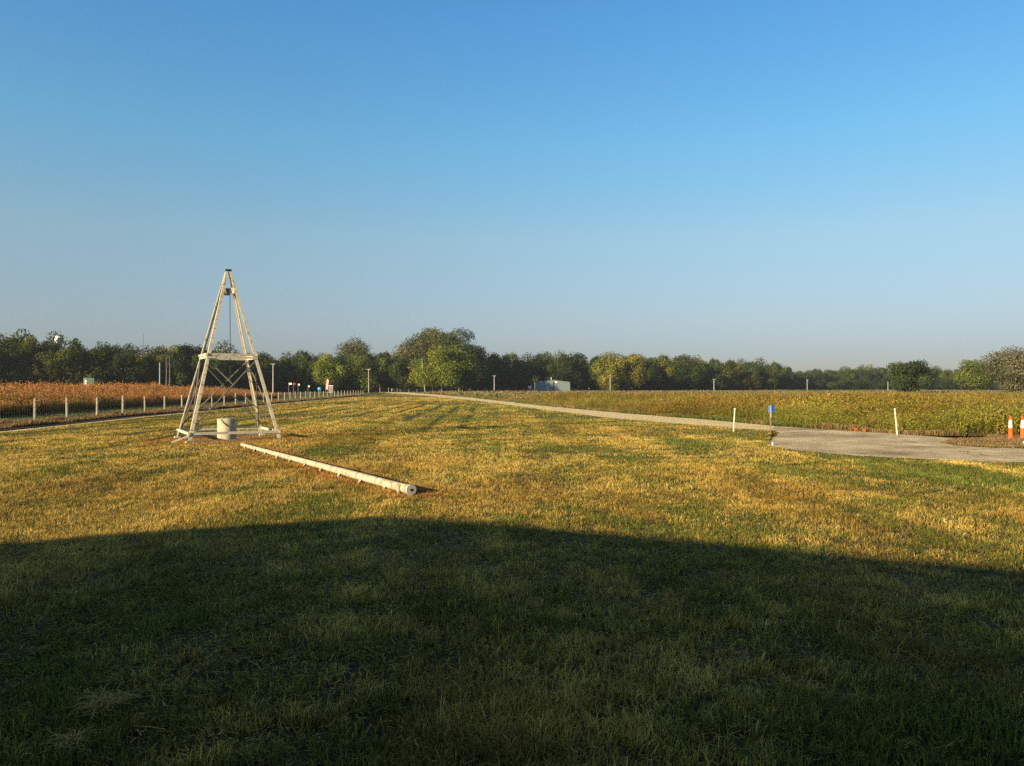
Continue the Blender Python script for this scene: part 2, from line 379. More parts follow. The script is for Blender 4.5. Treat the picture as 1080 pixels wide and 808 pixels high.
def blades(x, y, z, h, wd, col, lean=0.45, tip=1.0, seg=2):
    n = len(x); az = rng.uniform(0, 2*np.pi, n); ld = rng.uniform(0, 2*np.pi, n); ln = rng.uniform(0.05, lean, n)*h
    cx = np.cos(az)*wd/2; cy = np.sin(az)*wd/2; lx = np.cos(ld)*ln; ly = np.sin(ld)*ln
    base = np.stack([x, y, z], -1); W3 = np.stack([cx, cy, 0*x], -1)
    if seg == 2:
        mid = base + np.stack([lx*0.35, ly*0.35, h*0.6], -1)
        tp = base + np.stack([lx*1.1, ly*1.1, h*(1-0.25*(ln/h)**2)], -1)
        v = np.stack([base-W3, base+W3, mid-W3*0.75, mid+W3*0.75, tp], 1)
        k = np.arange(n)[:, None]*5
        q = k + np.array([[0, 1, 3, 2]]); t3 = k + np.array([[2, 3, 4]])
        c = np.repeat(col[:, None, :], 5, 1); c[:, :2] *= 0.35; c[:, 2:4] *= 0.85; c[:, 4] *= tip  # blade foot darkened in colour, standing in for self-shadow
        return v.reshape(-1, 3), q, t3, c.reshape(-1, 3)
    tp = base + np.stack([lx, ly, h], -1)
    v = np.stack([base-W3, base+W3, tp+W3*0.4, tp-W3*0.4], 1); k = np.arange(n)[:, None]*4
    c = np.repeat(col[:, None, :], 4, 1); c[:, :2] *= 0.45  # same self-shadow put into the foot colour
    return v.reshape(-1, 3), k + np.array([[0, 1, 2, 3]]), None, c.reshape(-1, 3)

def join(parts):
    V = []; Q = []; T = []; K = []; o = 0
    for v, q, t3, c in parts:
        V.append(v); K.append(c)
        if q is not None and len(q): Q.append(q+o)
        if t3 is not None and len(t3): T.append(t3+o)
        o += len(v)
    return np.concatenate(V), (np.concatenate(Q) if Q else None), (np.concatenate(T) if T else None), np.concatenate(K)

GREEN = np.array([0.15, 0.19, 0.028]); DGREEN = np.array([0.035, 0.085, 0.032]); STRAW = np.array([0.62, 0.43, 0.095])
RUST = np.array([0.48, 0.26, 0.06]); OLIVE = np.array([0.30, 0.24, 0.05]); PALE = np.array([0.76, 0.62, 0.22])
def rut_mask(x, y):                         # wheel ruts and mower turns, running away down the lawn
    u = x + 0.033*y; m = 0*x
    for u0, y0, y1 in [(-2.36, 30, 75), (-0.95, 31, 60), (-5.7, 40, 90), (-7.2, 42, 85), (-10.2, 20, 60), (-12.0, 22, 70), (-14.2, 20, 80), (-16.0, 24, 90), (-3.9, 38, 80), (-8.8, 36, 80)]:
        g_ = fbm(y*0.25+u0*7, u0*3+0*y, 27, 3); on = sstep(0.36, 0.50, g_)*sstep(y0-3, y0+2, y)*(1-sstep(y1-4, y1+4, y))
        m = np.maximum(m, np.exp(-((u-u0+0.25*(g_-0.5))/0.17)**2)*on)
    return m
def lawn_colour(x, y, n):
    u = x + 0.03*y
    g = fbm(x*0.7, y*0.40, 1, 4)*0.5 + fbm(u*0.7, y*0.05, 5, 3)*0.5      # patches and mowing streaks
    g2 = fbm(x*2.2, y*2.2, 9, 3)
    gt = vnoise(x*11, y*11, 17)*0.6 + vnoise(x*24, y*24, 18)*0.4
    r = np.clip(rng.random(n)*0.55 + (gt-0.5)*0.9 + 0.22, 0, 1)
    pg = np.clip(0.53 + (g-0.5)*2.7 + (g2-0.5)*1.2 + rut_mask(x, y)*0.9, 0.06, 0.97)        # share of green blades
    isg = r < pg
    k = rng.random((n, 1))*0.6 + 0.55*sstep(0.35, 0.65, fbm(x*0.8+9, y*0.5, 14, 3))[:, None]; k = np.clip(k, 0, 1)
    gr_ = GREEN*(1-k) + OLIVE*k
    dk = (rng.random(n) < 0.25)[:, None]; gr_ = np.where(dk, DGREEN, gr_)
    k2 = rng.random((n, 1)); st = STRAW*(1-k2*0.6) + RUST*k2*0.6; yg = (rng.random(n) < 0.35)[:, None]; st = np.where(yg, np.array([0.42, 0.32, 0.075]), st)
    pl = (rng.random(n) < 0.10)[:, None]; st = np.where(pl, PALE, st)
    c = np.where(isg[:, None], gr_, st)
    rr = sstep(0.60, 0.72, fbm(x*0.4+40, y*0.25, 33, 3))[:, None]
    c = c*(1-rr*0.35) + RUST*rr*0.35
    # trampled rusty thatch round the derrick and along the fallen pipe
    dx = x+8.8; dy = y-23.6; near = np.exp(-(dx*dx/6.5+dy*dy/4.5)**1.5)
    a = np.array([-7.2, 20.6]); bb = np.array([-1.5, 11.3]); d = bb-a
    tt = np.clip(((x-a[0])*d[0]+(y-a[1])*d[1])/(d@d), 0, 1)
    pd = np.hypot(x-(a[0]+tt*d[0]+0.12), y-(a[1]+tt*d[1]+0.1)); near = np.maximum(near, np.exp(-(pd/0.45)**2))
    near = (near*(0.6+0.8*g2))[:, None].clip(0, 0.9)
    c = c*(1-near) + (np.array([0.46, 0.22, 0.06]))*near
    st_ = 0.62 + 0.76*fbm(u*2.0, y*0.09, 88, 3)
    tone = (0.70 + 0.60*vnoise(x*7+3, y*7, 19))*st_*(1-0.6*rut_mask(x, y))
    return c * rng.uniform(0.65, 1.35, (n, 1)) * tone[:, None]*1.17

road_polys = [track_poly, pad_poly]
isl_poly = [gp(*p) for p in isl_px] + [gp(1250, 461.5), gp(1045, 461.5), gp(1033, 464.4), gp(1006, 464.6)]
def on_lawn(x, y):
    ok = x > line_x(lawn_edge, y) + 0.15
    jx = rng.normal(0, 0.09, len(x)); jy = rng.normal(0, 0.16, len(x))
    for p in road_polys: ok &= ~inside(x+jx, y+jy, p)
    ok &= x < np.where(y < 22.5, 60, np.where(y < 25.3, 13.0, right_prairie_edge(np.maximum(y, 22.5))))
    return ok
def place(D0, D1, dens, margin=1.2, half=0.69):
    n = int(dens * half * (D1*D1-D0*D0) + dens*2*margin*(D1-D0))
    D = np.sqrt(rng.uniform(D0*D0, D1*D1, n)); X = rng.uniform(-1, 1, n)*(half*D + margin)
    return X, D
parts = []
bands = [(2.2, 4, 7500), (4, 6, 5500), (6, 8.5, 3600), (8.5, 12, 3000), (12, 17, 2000), (17, 25, 1050), (25, 40, 400), (40, 70, 110), (70, 130, 28), (130, 330, 3)]
for D0, D1, dens in bands:
    x, y = place(D0, D1, dens)
    # clumpy: thin out by noise
    cl = fbm(x*5.5, y*5.5, 51, 3); keep = rng.random(len(x)) < np.clip((0.40 if D1 < 9 else 0.6)+(cl-0.38)*3.4, 0.15, 1) if D1 < 26 else np.ones(len(x), bool)
    keep &= on_lawn(x, y); x = x[keep]; y = y[keep]; n = len(x)
    z = lawn_z(x, y) - 0.012
    hn = fbm(x*1.4, y*1.4, 61, 3); big = fbm(x*0.5, y*0.35, 63, 2)
    h = (0.022 + 0.050*hn + 0.03*big)*rng.uniform(0.55, 1.5, n)
    tall = rng.random(n) < 0.01; h = np.where(tall, h*1.9, h)
    wd = np.maximum(0.0040, y*0.00048)*rng.uniform(0.7, 1.4, n)
    h *= np.interp(y, [3, 8, 16, 40, 80], [0.95, 0.72, 0.56, 0.60, 0.9]); h *= 1-0.6*rut_mask(x, y)
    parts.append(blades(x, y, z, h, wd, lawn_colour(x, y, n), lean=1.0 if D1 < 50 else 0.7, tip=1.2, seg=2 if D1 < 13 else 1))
# flat thatch: dead blades lying on the soil
x, y = place(2.2, 12, 900); k = on_lawn(x, y); x = x[k]; y = y[k]; n = len(x)
az = rng.uniform(0, 2*np.pi, n); L = rng.uniform(0.02, 0.07, n); wd = rng.uniform(0.002, 0.004, n)
z = lawn_z(x, y) - 0.004 + rng.uniform(0, 0.02, n); z2 = z + rng.uniform(-0.004, 0.012, n)
dx = np.cos(az)*L; dy = np.sin(az)*L; wx = -np.sin(az)*wd; wy = np.cos(az)*wd
v = np.stack([np.stack([x-wx, y-wy, z], -1), np.stack([x+wx, y+wy, z], -1), np.stack([x+dx+wx, y+dy+wy, z2], -1), np.stack([x+dx-wx, y+dy-wy, z2], -1)], 1).reshape(-1, 3)
col = np.repeat((STRAW*rng.uniform(0.35, 1.1, (n, 1)))[:, None, :], 4, 1).reshape(-1, 3)
parts.append((v, np.arange(n)[:, None]*4 + np.array([[0, 1, 2, 3]]), None, col))
g = bulk('lawn_grass', *join(parts), M['grass']); tag(g, 'short mown grass of mixed green and straw blades', kind='stuff')

# weeds along the left fence, green verge behind it, grass on the right verge and island
def strip(name, xl, xr, y0, y1, dens, hfun, colfun, wk=0.0007, lean=0.5, lab=''):
    n = int(dens*(y1-y0)*6)
    y = y0 + (y1-y0)*rng.random(n)**1.3; a = xl(y); b2 = xr(y); x = a + (b2-a)*rng.random(n)
    h = hfun(x, y)*rng.uniform(0.5, 1.3, n); wd = np.maximum(0.006, np.hypot(x, y)*wk)*rng.uniform(0.7, 1.5, n)
    c = colfun(x, y, n)
    return blades(x, y, 0*x-0.01, h, wd, c, lean=lean, tip=1.2, seg=1)
def mixcol(pairs, bright=(0.7, 1.3)):
    cs = np.array([p[0] for p in pairs]); ws = np.array([p[1] for p in pairs], float); ws /= ws.sum()
    def f(x, y, n): return cs[rng.choice(len(cs), n, p=ws)]*rng.uniform(*bright, (n, 1))
    return f
BROWN = (0.26, 0.15, 0.075); TAN = (0.42, 0.29, 0.15); DK = (0.10, 0.06, 0.035)
weed = strip('w', lambda y: line_x(lawn_edge, y)-2.6, lambda y: line_x(lawn_edge, y)-1.1, 16, 135, 150,
             lambda x, y: 0.03+0.20*fbm(x*0.8, y*0.8, 5, 3), mixcol([(BROWN, 4), (TAN, 2.5), (DK, 2), ((0.14, 0.14, 0.04), 1)]))
weed2 = strip('w', lambda y: line_x(fence_line, y)-0.35, lambda y: line_x(fence_line, y)+0.35, 20, 162, 60,
             lambda x, y: 0.06+0.32*fbm(x*0.9, y*0.9, 6, 3)**2.2, mixcol([(BROWN, 4), (TAN, 3), (DK, 2)]))
o = bulk('fence_weeds', *join([weed, weed2]), M['prairie']); tag(o, 'brown dead weeds growing under the left wire fence', kind='stuff')
vg = strip('v', lambda y: line_x(fence_line, y)-7.5, lambda y: line_x(fence_line, y)-0.3, 20, 190, 170,
           lambda x, y: 0.05+0.14*fbm(x*0.8, y*0.8, 15, 3), mixcol([((0.10, 0.14, 0.05), 4), ((0.15, 0.17, 0.08), 2), ((0.25, 0.2, 0.1), 1)]))
o = bulk('verge_grass', *vg, M['grass']); tag(o, 'dull green grass strip between wire fence and rusty prairie', kind='stuff')
def isl(n0):
    a = np.array(isl_poly); x = rng.uniform(a[:, 0].min(), min(a[:, 0].max(), 24), n0); y = rng.uniform(a[:, 1].min(), a[:, 1].max(), n0)
    k = inside(x, y, isl_poly); return x[k], y[k]
x, y = isl(60000)
hh = 0.03 + 0.11*fbm(x*1.2, y*1.2, 25, 3)*sstep(10.5, 14.5, x)
c = mixcol([(BROWN, 5), (TAN, 3), ((0.14, 0.15, 0.04), 2)])(x, y, len(x))
o = bulk('island_weeds', *blades(x, y, 0*x+0.0, hh*rng.uniform(0.5, 1.4, len(x)), rng.uniform(0.01, 0.025, len(x)), c, 0.8, 1.1, 1), M['prairie'])
tag(o, 'low brown weeds in the island of the pale turnaround', kind='stuff')

# ------------------------------------------------------------------ prairie plants
def plant_template(height, nst, nleaf, leaf, pal_low, pal_mid, pal_top, spread=0.22, topfrac=0.35, thin=1.0, rscale=1.0):
    """stems and leaves as small faces; palettes are lists of colours"""
    V = []; K = []
    def quad(p, a, b2, c):
        V.append(np.stack([p-a-b2, p+a-b2, p+a+b2, p-a+b2])); K.append(np.repeat(np.array(c)[None], 4, 0))
    for s in range(nst):
        az = rng.uniform(0, 2*np.pi); r0 = rng.uniform(0, spread); hh = height*rng.uniform(0.72, 1.08); lean = rng.uniform(0.02, 0.16)*hh
        b0 = np.array([math.cos(az)*r0, math.sin(az)*r0, 0]); tp = b0 + np.array([math.cos(az)*lean, math.sin(az)*lean, hh])
        sw = 0.008*thin; sc = pal_low[rng.integers(len(pal_low))]
        a2 = rng.uniform(0, np.pi); a = np.array([math.cos(a2), math.sin(a2), 0])*sw
        V.append(np.stack([b0-a, b0+a, tp+a*0.5, tp-a*0.5])); K.append(np.repeat(np.array(sc)[None]*0.9, 4, 0))
        nl = int(nleaf/nst)
        for k in range(nl):
            f = rng.uniform(0.22, 1.0)**0.75; p = b0 + (tp-b0)*f
            rr = leaf*rng.uniform(0.2, 1.1)*(1.5-0.9*f)*rscale; a3 = rng.uniform(0, 2*np.pi)
            p = p + np.array([math.cos(a3)*rr, math.sin(a3)*rr, rng.uniform(-0.5, 0.5)*leaf])
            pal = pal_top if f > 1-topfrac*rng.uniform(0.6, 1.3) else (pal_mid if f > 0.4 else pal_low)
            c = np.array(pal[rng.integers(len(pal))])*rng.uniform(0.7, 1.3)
            d = rng.normal(size=3); d[2] = abs(d[2])*1.4; d /= np.linalg.norm(d); e = np.cross(d, rng.normal(size=3)); e /= np.linalg.norm(e)
            quad(p, e*leaf*rng.uniform(0.14, 0.30), d*leaf*rng.uniform(0.3, 0.8), c)
    return np.concatenate(V), np.concatenate(K)
def scatter(templates, x, y, sc, tint=None, z=None, which=None):
    n = len(x); which = rng.integers(0, len(templates), n) if which is None else which
    VV = []; KK = []
    for ti, (tv, tc) in enumerate(templates):
        k = np.where(which == ti)[0]
        if not len(k): continue
        a = rng.uniform(0, 2*np.pi, len(k)); ca = np.cos(a)[:, None]; sa = np.sin(a)[:, None]; s = sc[k][:, None]
        zz = 0 if z is None else z[k][:, None]
        v = np.stack([(tv[None, :, 0]*ca - tv[None, :, 1]*sa)*np.sqrt(s) + x[k][:, None], (tv[None, :, 0]*sa + tv[None, :, 1]*ca)*np.sqrt(s) + y[k][:, None], tv[None, :, 2]*s - 0.03 + zz], -1)
        c = np.repeat(tc[None], len(k), 0)
        if tint is not None: c = c*tint[k][:, None, :]
        VV.append(v.reshape(-1, 3)); KK.append(c.reshape(-1, 3))
    V = np.concatenate(VV); return V, np.arange(len(V)).reshape(-1, 4), None, np.concatenate(KK)

# left: rust-orange prairie, two metres tall
OR = [(0.60, 0.25, 0.06), (0.52, 0.20, 0.05), (0.66, 0.34, 0.09), (0.48, 0.20, 0.06)]
PK = [(0.54, 0.26, 0.15), (0.60, 0.33, 0.20), (0.50, 0.18, 0.08)]
YL = [(0.42, 0.27, 0.035), (0.30, 0.20, 0.03), (0.50, 0.31, 0.04)]
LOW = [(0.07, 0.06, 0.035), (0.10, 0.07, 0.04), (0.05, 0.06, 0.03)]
GR2 = [(0.14, 0.18, 0.03), (0.20, 0.22, 0.04), (0.10, 0.14, 0.03)]
MID = [(0.52, 0.27, 0.06), (0.34, 0.19, 0.05), (0.44, 0.27, 0.06)]
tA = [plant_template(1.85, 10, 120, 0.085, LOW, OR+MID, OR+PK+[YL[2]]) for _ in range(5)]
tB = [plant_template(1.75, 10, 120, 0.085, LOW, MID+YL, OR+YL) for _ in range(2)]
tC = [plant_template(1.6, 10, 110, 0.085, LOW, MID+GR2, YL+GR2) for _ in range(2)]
TL = tA+tB+tC
n = 60000
y = 30 + 150*rng.random(n)**1.4; ed = np.interp(y, [p[1] for p in prairie_edge], [p[0] for p in prairie_edge])
x = ed - rng.exponential(9, n)
ymax = 112 + np.clip(-x-34, 0, 60)*1.0 + 8*(fbm(x*0.2, y*0.0, 3, 2)-0.5)
k = (np.abs(x) < 0.70*y+3) & (y < ymax); x = x[k]; y = y[k]; print('left prairie', len(x))
fi = fbm(x*0.10, y*0.05, 81, 3); r = rng.random(len(x))
which = np.where(r < 0.10+np.clip((fi-0.54)*4, 0, 0.5), rng.integers(5, 7, len(x)), rng.integers(0, 5, len(x)))
gi = fbm(x*0.09+30, y*0.04, 85, 3); which = np.where(rng.random(len(x)) < np.clip((gi-0.60)*6, 0, 0.6), rng.integers(7, 9, len(x)), which)
sc = (0.62 + 0.52*fbm(x*0.3, y*0.3, 83, 3))*rng.uniform(0.80, 1.22, len(x))*np.interp(y, [40, 95, 125], [1.0, 1.0, 0.75])
de = np.interp(y, [p[1] for p in prairie_edge], [p[0] for p in prairie_edge]) - x
sc *= 0.50 + 0.50*np.clip(de/7.5, 0, 1)
LP = 9500
if len(x) > LP: k = rng.choice(len(x), LP, replace=False); x, y, sc, which = x[k], y[k], sc[k], which[k]
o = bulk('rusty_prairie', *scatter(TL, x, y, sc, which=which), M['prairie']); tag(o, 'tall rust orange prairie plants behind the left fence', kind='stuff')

# right: olive-gold goldenrod prairie
G1 = [(0.19, 0.21, 0.035), (0.27, 0.25, 0.04), (0.13, 0.16, 0.03)]
G2 = [(0.34, 0.29, 0.04), (0.24, 0.24, 0.035), (0.36, 0.24, 0.06)]
GF = [(0.58, 0.48, 0.02), (0.45, 0.40, 0.03), (0.26, 0.26, 0.03)]
BR = [(0.32, 0.19, 0.07), (0.40, 0.23, 0.09), (0.22, 0.14, 0.05)]
TN = [(0.44, 0.30, 0.15), (0.36, 0.24, 0.12), (0.50, 0.36, 0.20)]
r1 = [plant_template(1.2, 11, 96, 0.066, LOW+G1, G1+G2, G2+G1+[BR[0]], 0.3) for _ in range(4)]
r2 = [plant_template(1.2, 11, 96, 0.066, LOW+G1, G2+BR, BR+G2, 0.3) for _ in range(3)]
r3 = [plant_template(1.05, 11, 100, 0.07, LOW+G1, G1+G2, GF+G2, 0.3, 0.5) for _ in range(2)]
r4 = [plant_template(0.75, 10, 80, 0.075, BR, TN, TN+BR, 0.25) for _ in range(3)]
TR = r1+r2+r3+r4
def rp(y0, y1, n, pw=1.0, xl=None):
    y = y0 + (y1-y0)*rng.random(n)**pw; ed = right_prairie_edge(y)
    x = ed + 0.35 + (0.72*y+3-ed)*rng.random(n)
    ok = (x < 0.72*y+3)
    for p in road_polys: ok &= ~inside(x, y, p)
    return x[ok], y[ok]
X1, Y1 = rp(22.8, 46, 16000, 1.0)
X2, Y2 = rp(44, 110, 10000, 1.2)
print('right prairie', len(X1), len(X2))
x = np.concatenate([X1, X2]); y = np.concatenate([Y1, Y2])
dist = x - right_prairie_edge(y)                           # sideways distance from the track
near_edge = np.clip(np.minimum(dist, 99)/5.5, 0, 1)
fi = fbm(x*0.18, y*0.10, 91, 3); ri = fbm(x*0.09, y*0.06, 95, 3); r = rng.random(len(x))
which = rng.integers(0, 4, len(x))
which = np.where(r < np.clip(0.15+(ri-0.5)*3.0+np.clip((y-30)/22, 0, 0.5), 0.05, 0.85), rng.integers(4, 7, len(x)), which)
which = np.where(rng.random(len(x)) < np.clip((fi-0.56)*4, 0, 0.4)*(y < 36), rng.integers(7, 9, len(x)), which)
leftish = sstep(12, 4, x - (-0.05*y))*0.75                 # tan dead grass along the far track
which = np.where(rng.random(len(x)) < np.maximum(leftish*(y > 36), 0.10), rng.integers(9, 12, len(x)), which)
sc = (0.34 + 0.56*near_edge)*(0.62 + 0.75*fbm(x*0.22, y*0.16, 93, 3))*rng.uniform(0.6, 1.18, len(x))
sc *= np.interp(y, [30, 60, 110], [0.98, 0.92, 0.76])
far_ = sstep(33, 44, y + 6*(fbm(x*0.12, y*0.05, 97, 3)-0.5))[:, None]; pt = fbm(x*0.30, y*0.13, 99, 3)[:, None]; pb = fbm(x*0.08+5, y*0.07, 98, 3)[:, None]
tint = (np.array([[0.98, 1.08, 0.90]])*(1-far_) + np.array([[0.98, 0.98, 0.90]])*far_) * (0.45 + 1.1*pt)
br_ = sstep(0.50, 0.62, pb); tint = tint*(1-br_*0.4) + np.array([[0.95, 0.70, 0.65]])*br_*0.4
tint = tint*rng.uniform(0.75, 1.3, (len(x), 1))
o = bulk('goldenrod_prairie', *scatter(TR, x, y, sc, tint=tint, which=which), M['prairie']); tag(o, 'olive and gold goldenrod prairie beyond the track', kind='stuff')
# low green and brown fringe at its foot
n = 90000; y = 23 + 120*rng.random(n)**2.0; x = right_prairie_edge(y) + 0.0 + rng.exponential(0.9, n)
k = (x < 0.72*y+3)
for p in road_polys: k &= ~inside(x, y, p)
x = x[k]; y = y[k]; n = len(x)
h = (0.04+0.24*fbm(x*0.7, y*0.7, 19, 3))*rng.uniform(0.4, 1.3, n)
c = np.where((fbm(x*0.35, y*0.35, 45, 3)+rng.normal(0, 0.08, n) > 0.45)[:, None], mixcol([((0.11, 0.15, 0.035), 4), ((0.18, 0.18, 0.05), 2)])(x, y, n), mixcol([(BROWN, 2), (TAN, 2), ((0.18, 0.17, 0.05), 2)])(x, y, n))
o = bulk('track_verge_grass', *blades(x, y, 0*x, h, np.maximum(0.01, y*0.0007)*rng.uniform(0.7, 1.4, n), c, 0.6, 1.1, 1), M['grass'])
tag(o, 'short green and brown grass fringe beside the gravel track', kind='stuff')
# far fields: coarse clumps up to the woods
n = 60000
y = 105 + 330*rng.random(n)**1.2; x = rng.uniform(-0.75, 0.75, n)*y
k = (x > np.interp(y, [100, 160, 235, 330, 500], [-6, -18, -36, -75, -200])+2) | (x < -38-0.08*y)
ok = k
for p in road_polys: ok &= ~inside(x, y, p)
x = x[ok]; y = y[ok]; n = len(x)
lf = x < -25
h = np.where(lf, 0.2, 0.30 + 0.6*fbm(x*0.05, y*0.03, 7, 3))*rng.uniform(0.5, 1.2, n)
fz = fbm(x*0.03, y*0.012, 55, 3)[:, None]
c = np.where(fz > 0.52, np.array([[0.22, 0.20, 0.08]]), np.array([[0.28, 0.20, 0.09]]))
gb = sstep(0.58, 0.62, fbm(x*0.02, y*0.02, 58, 2))[:, None]*(x > 20)[:, None]; c = c*(1-gb)+np.array([[0.10, 0.15, 0.05]])*gb
c = c*rng.uniform(0.6, 1.4, (n, 1))
o = bulk('far_prairie', *blades(x, y, 0*x, h, rng.uniform(0.12, 0.45, n), c, 0.7, 1.1, 1), M['prairie']); tag(o, 'distant brown and olive prairie reaching the woods', kind='stuff')

# ------------------------------------------------------------------ trees
def crown_mesh(name, W, H, base, nleaf, leaf, seed, lobes=14, irregular=0.25, flat=0.8, droop=0.0, gap=0.0, cols=None):
    """crown of leaf faces: lobes spread inside an ellipsoid W wide, from height base to H"""
    g_ = np.random.default_rng(seed); nleaf = int(nleaf*1.9)
    rad = np.array([W/2, W/2, (H-base)/2]); cen = np.array([0, 0, (H+base)/2])
    L = []
    for i in range(lobes):
        d = g_.normal(size=3); d /= np.linalg.norm(d); rr = g_.uniform(0.45, 0.74)
        if i < 3: rr = 0.15
        d[2] = d[2]*0.8 + 0.15
        p = cen + d*rad*rr*(1+irregular*0.6*g_.uniform(-1, 1)); s = g_.uniform(0.28, 0.44)*min(W, (H-base)*1.2)/2*(1.5 if i < 3 else 1.0)
        L.append((p, s, g_.uniform(0.6, 1.6), g_.uniform(-1, 1)))  # wide lobe tint puts lit and shaded patches into the leaf colour
    vol = np.array([s**2 for _, s, _, _ in L]); vol /= vol.sum()
    li = g_.choice(len(L), nleaf, p=vol); P = np.array([L[i][0] for i in li]); S = np.array([L[i][1] for i in li])
    d = g_.normal(size=(nleaf, 3)); d /= np.linalg.norm(d, axis=1)[:, None]
    # ragged lobe outline: radius varies with direction, in clumps
    kk = np.floor(d*3.0 + li[:, None]*7.1); cl = (np.sin(kk[:, 0]*12.9+kk[:, 1]*78.2+kk[:, 2]*37.7+li*3.1)*43758.5) % 1.0
    rr = (0.80 + 0.28*cl) * g_.uniform(0.10, 1.0, nleaf)**0.42
    keep = (cl > gap)
    p = P + d*(S*rr)[:, None]*np.array([1.15, 1.15, flat])
    p[:, 2] = np.maximum(p[:, 2], base*0.6+0.2*g_.random(nleaf)); p = p[keep]; d = d[keep]; cl = cl[keep]; li = li[keep]; n = len(p)
    nrm = d + g_.normal(size=(n, 3))*0.5; nrm /= np.linalg.norm(nrm, axis=1)[:, None]
    a = np.cross(nrm, g_.normal(size=(n, 3))); a /= np.linalg.norm(a, axis=1)[:, None]; b2 = np.cross(nrm, a)
    s1 = (leaf*g_.uniform(0.3, 0.7, n))[:, None]; s2 = (leaf*g_.uniform(0.3, 0.7, n))[:, None]
    lo, hi = np.percentile(p[:, 0], [0.7, 99.3]); lo2, hi2 = np.percentile(p[:, 1], [0.7, 99.3]); zl, zh = np.percentile(p[:, 2], [0.5, 99.7])
    nz_ = lambda v, l, h, a_, b_: a_ + (v-l)/(h-l)*(b_-a_)
    for q_ in (p,): q_[:, 0] = nz_(q_[:, 0], lo, hi, -W/2, W/2); q_[:, 1] = nz_(q_[:, 1], lo2, hi2, -W/2, W/2); q_[:, 2] = nz_(q_[:, 2], zl, zh, base, H)
    L = [(np.array([nz_(c_[0], lo, hi, -W/2, W/2), nz_(c_[1], lo2, hi2, -W/2, W/2), nz_(c_[2], zl, zh, base, H)]), a1, a2, a3) for c_, a1, a2, a3 in L]
    V = np.stack([p-a*s1, p-b2*s2, p+a*s1, p+b2*s2], 1)
    tint = np.array([L[i][2] for i in li]); hue = np.array([L[i][3] for i in li])
    c0, c1, c2 = cols
    m = np.clip(0.5+0.5*hue+g_.normal(size=n)*0.25, 0, 1)[:, None]
    c = (np.array(c0)*(1-m)+np.array(c1)*m)*(tint*(0.75+0.5*cl)*g_.uniform(0.7, 1.3, n))[:, None]
    sp = (g_.random(n) < 0.06)[:, None]; c = np.where(sp, np.array(c2), c)
    return V.reshape(-1, 3), c.repeat(4, 0), L
def tree_meshes(name, trunkmat, W, H, base, nleaf, leaf, seed, cols, lobes=14, trunks=1, tr=0.28, **kw):
    V, c, L = crown_mesh(name, W, H, base, nleaf, leaf, seed, lobes, cols=cols, **kw)
    co = bulk('crown', V, np.arange(len(V)).reshape(-1, 4), None, c, M['leaves']); cme = co.data; bpy.data.objects.remove(co)
    g_ = random.Random(seed); mb = MB()
    for k in range(trunks):
        bx = (k-(trunks-1)/2)*W*0.28*(1 if trunks > 1 else 0)
        top = Vector((bx*1.2, 0, base+(H-base)*0.75)); p0 = Vector((bx, g_.uniform(-0.5, 0.5)*(trunks > 1), -0.2))
        mid = p0.lerp(top, 0.5)+Vector((g_.uniform(-.3, .3), g_.uniform(-.3, .3), 0))
        mb.tube([p0, p0+Vector((0, 0, 0.7)), mid, top], [tr*1.35, tr, tr*0.7, tr*0.25], 7)
        for (p, s, _, _) in L[2+k::trunks]:
            st = p0.lerp(top, g_.uniform(0.3, 0.7)); e = Vector(p)
            mb.tube([st, st.lerp(e, 0.5)+Vector((0, 0, 0.3)), e], [tr*0.4, tr*0.25, tr*0.08], 5, cap=False)
    to = mb.build('trunk', trunkmat, smooth=True); tme = to.data; bpy.data.objects.remove(to)
    return cme, tme
def put_tree(name, meshes, loc, s, rz, colr, label, cat='tree', group=None, sz=None):
    r = empty(name, (loc[0], loc[1], 0), rz, label, cat, group)
    r.scale = (s, s, sz or s)
    for nm, me in (('crown', meshes[0]), ('trunk', meshes[1])):
        o = bpy.data.objects.new(nm, me); C.objects.link(o); o.parent = r
        o.color = (*colr, 1)
    return r
OAK = ((0.022, 0.046, 0.014), (0.052, 0.076, 0.018), (0.14, 0.12, 0.028))
VAR = []
for s in range(6):     # woodland trees, 12 m wide and 15 m tall, skirts down near the ground
    VAR.append(tree_meshes('oak', M['bark'], 12+s % 3, 15, 0.3, 7000, 0.52, 100+s, OAK, lobes=26, flat=0.85, irregular=0.3))
TALL = [tree_meshes('poplar', M['bark'], 9, 15, 0.8, 5000, 0.52, 200+s, OAK, lobes=20, flat=1.0) for s in range(2)]
BUSH = [tree_meshes('bush', M['bark'], 9, 6, -0.3, 3000, 0.5, 300+s, OAK, lobes=10, tr=0.12) for s in range(2)]
prof = [(-160, 350), (-60, 352), (0, 352), (17, 347.8), (30, 351), (40, 349), (52, 353), (62, 361), (83, 357.6), (104, 362), (128, 363), (138, 368), (152, 365), (170, 369), (187, 360.7), (205, 363), (220, 365), (233, 362), (245, 370), (258, 374), (268, 373), (291, 373), (304, 375), (320, 369.6), (336, 372), (350, 374), (372, 372), (392, 373), (404, 370.5), (417, 374), (450, 372), (500, 374), (518, 372), (546, 373), (567, 372), (589, 372), (618, 373), (630, 377), (650, 374), (670, 374), (684, 377.6), (695, 374), (706, 378), (717, 374), (732, 373), (741, 378.5), (763, 378.5), (772, 381), (784, 377.6), (810, 379.5), (822, 383), (832, 388), (840, 391), (850, 391.5), (858, 388.7), (868, 388.7), (880, 391.8), (890, 388), (901, 385.6), (917, 384.6), (930, 387), (941, 387.7), (960, 388), (984, 384.5), (994, 389), (1007, 389.7), (1030, 388), (1050, 389), (1080, 387), (1160, 386), (1260, 386)]
px_, py_ = zip(*prof)
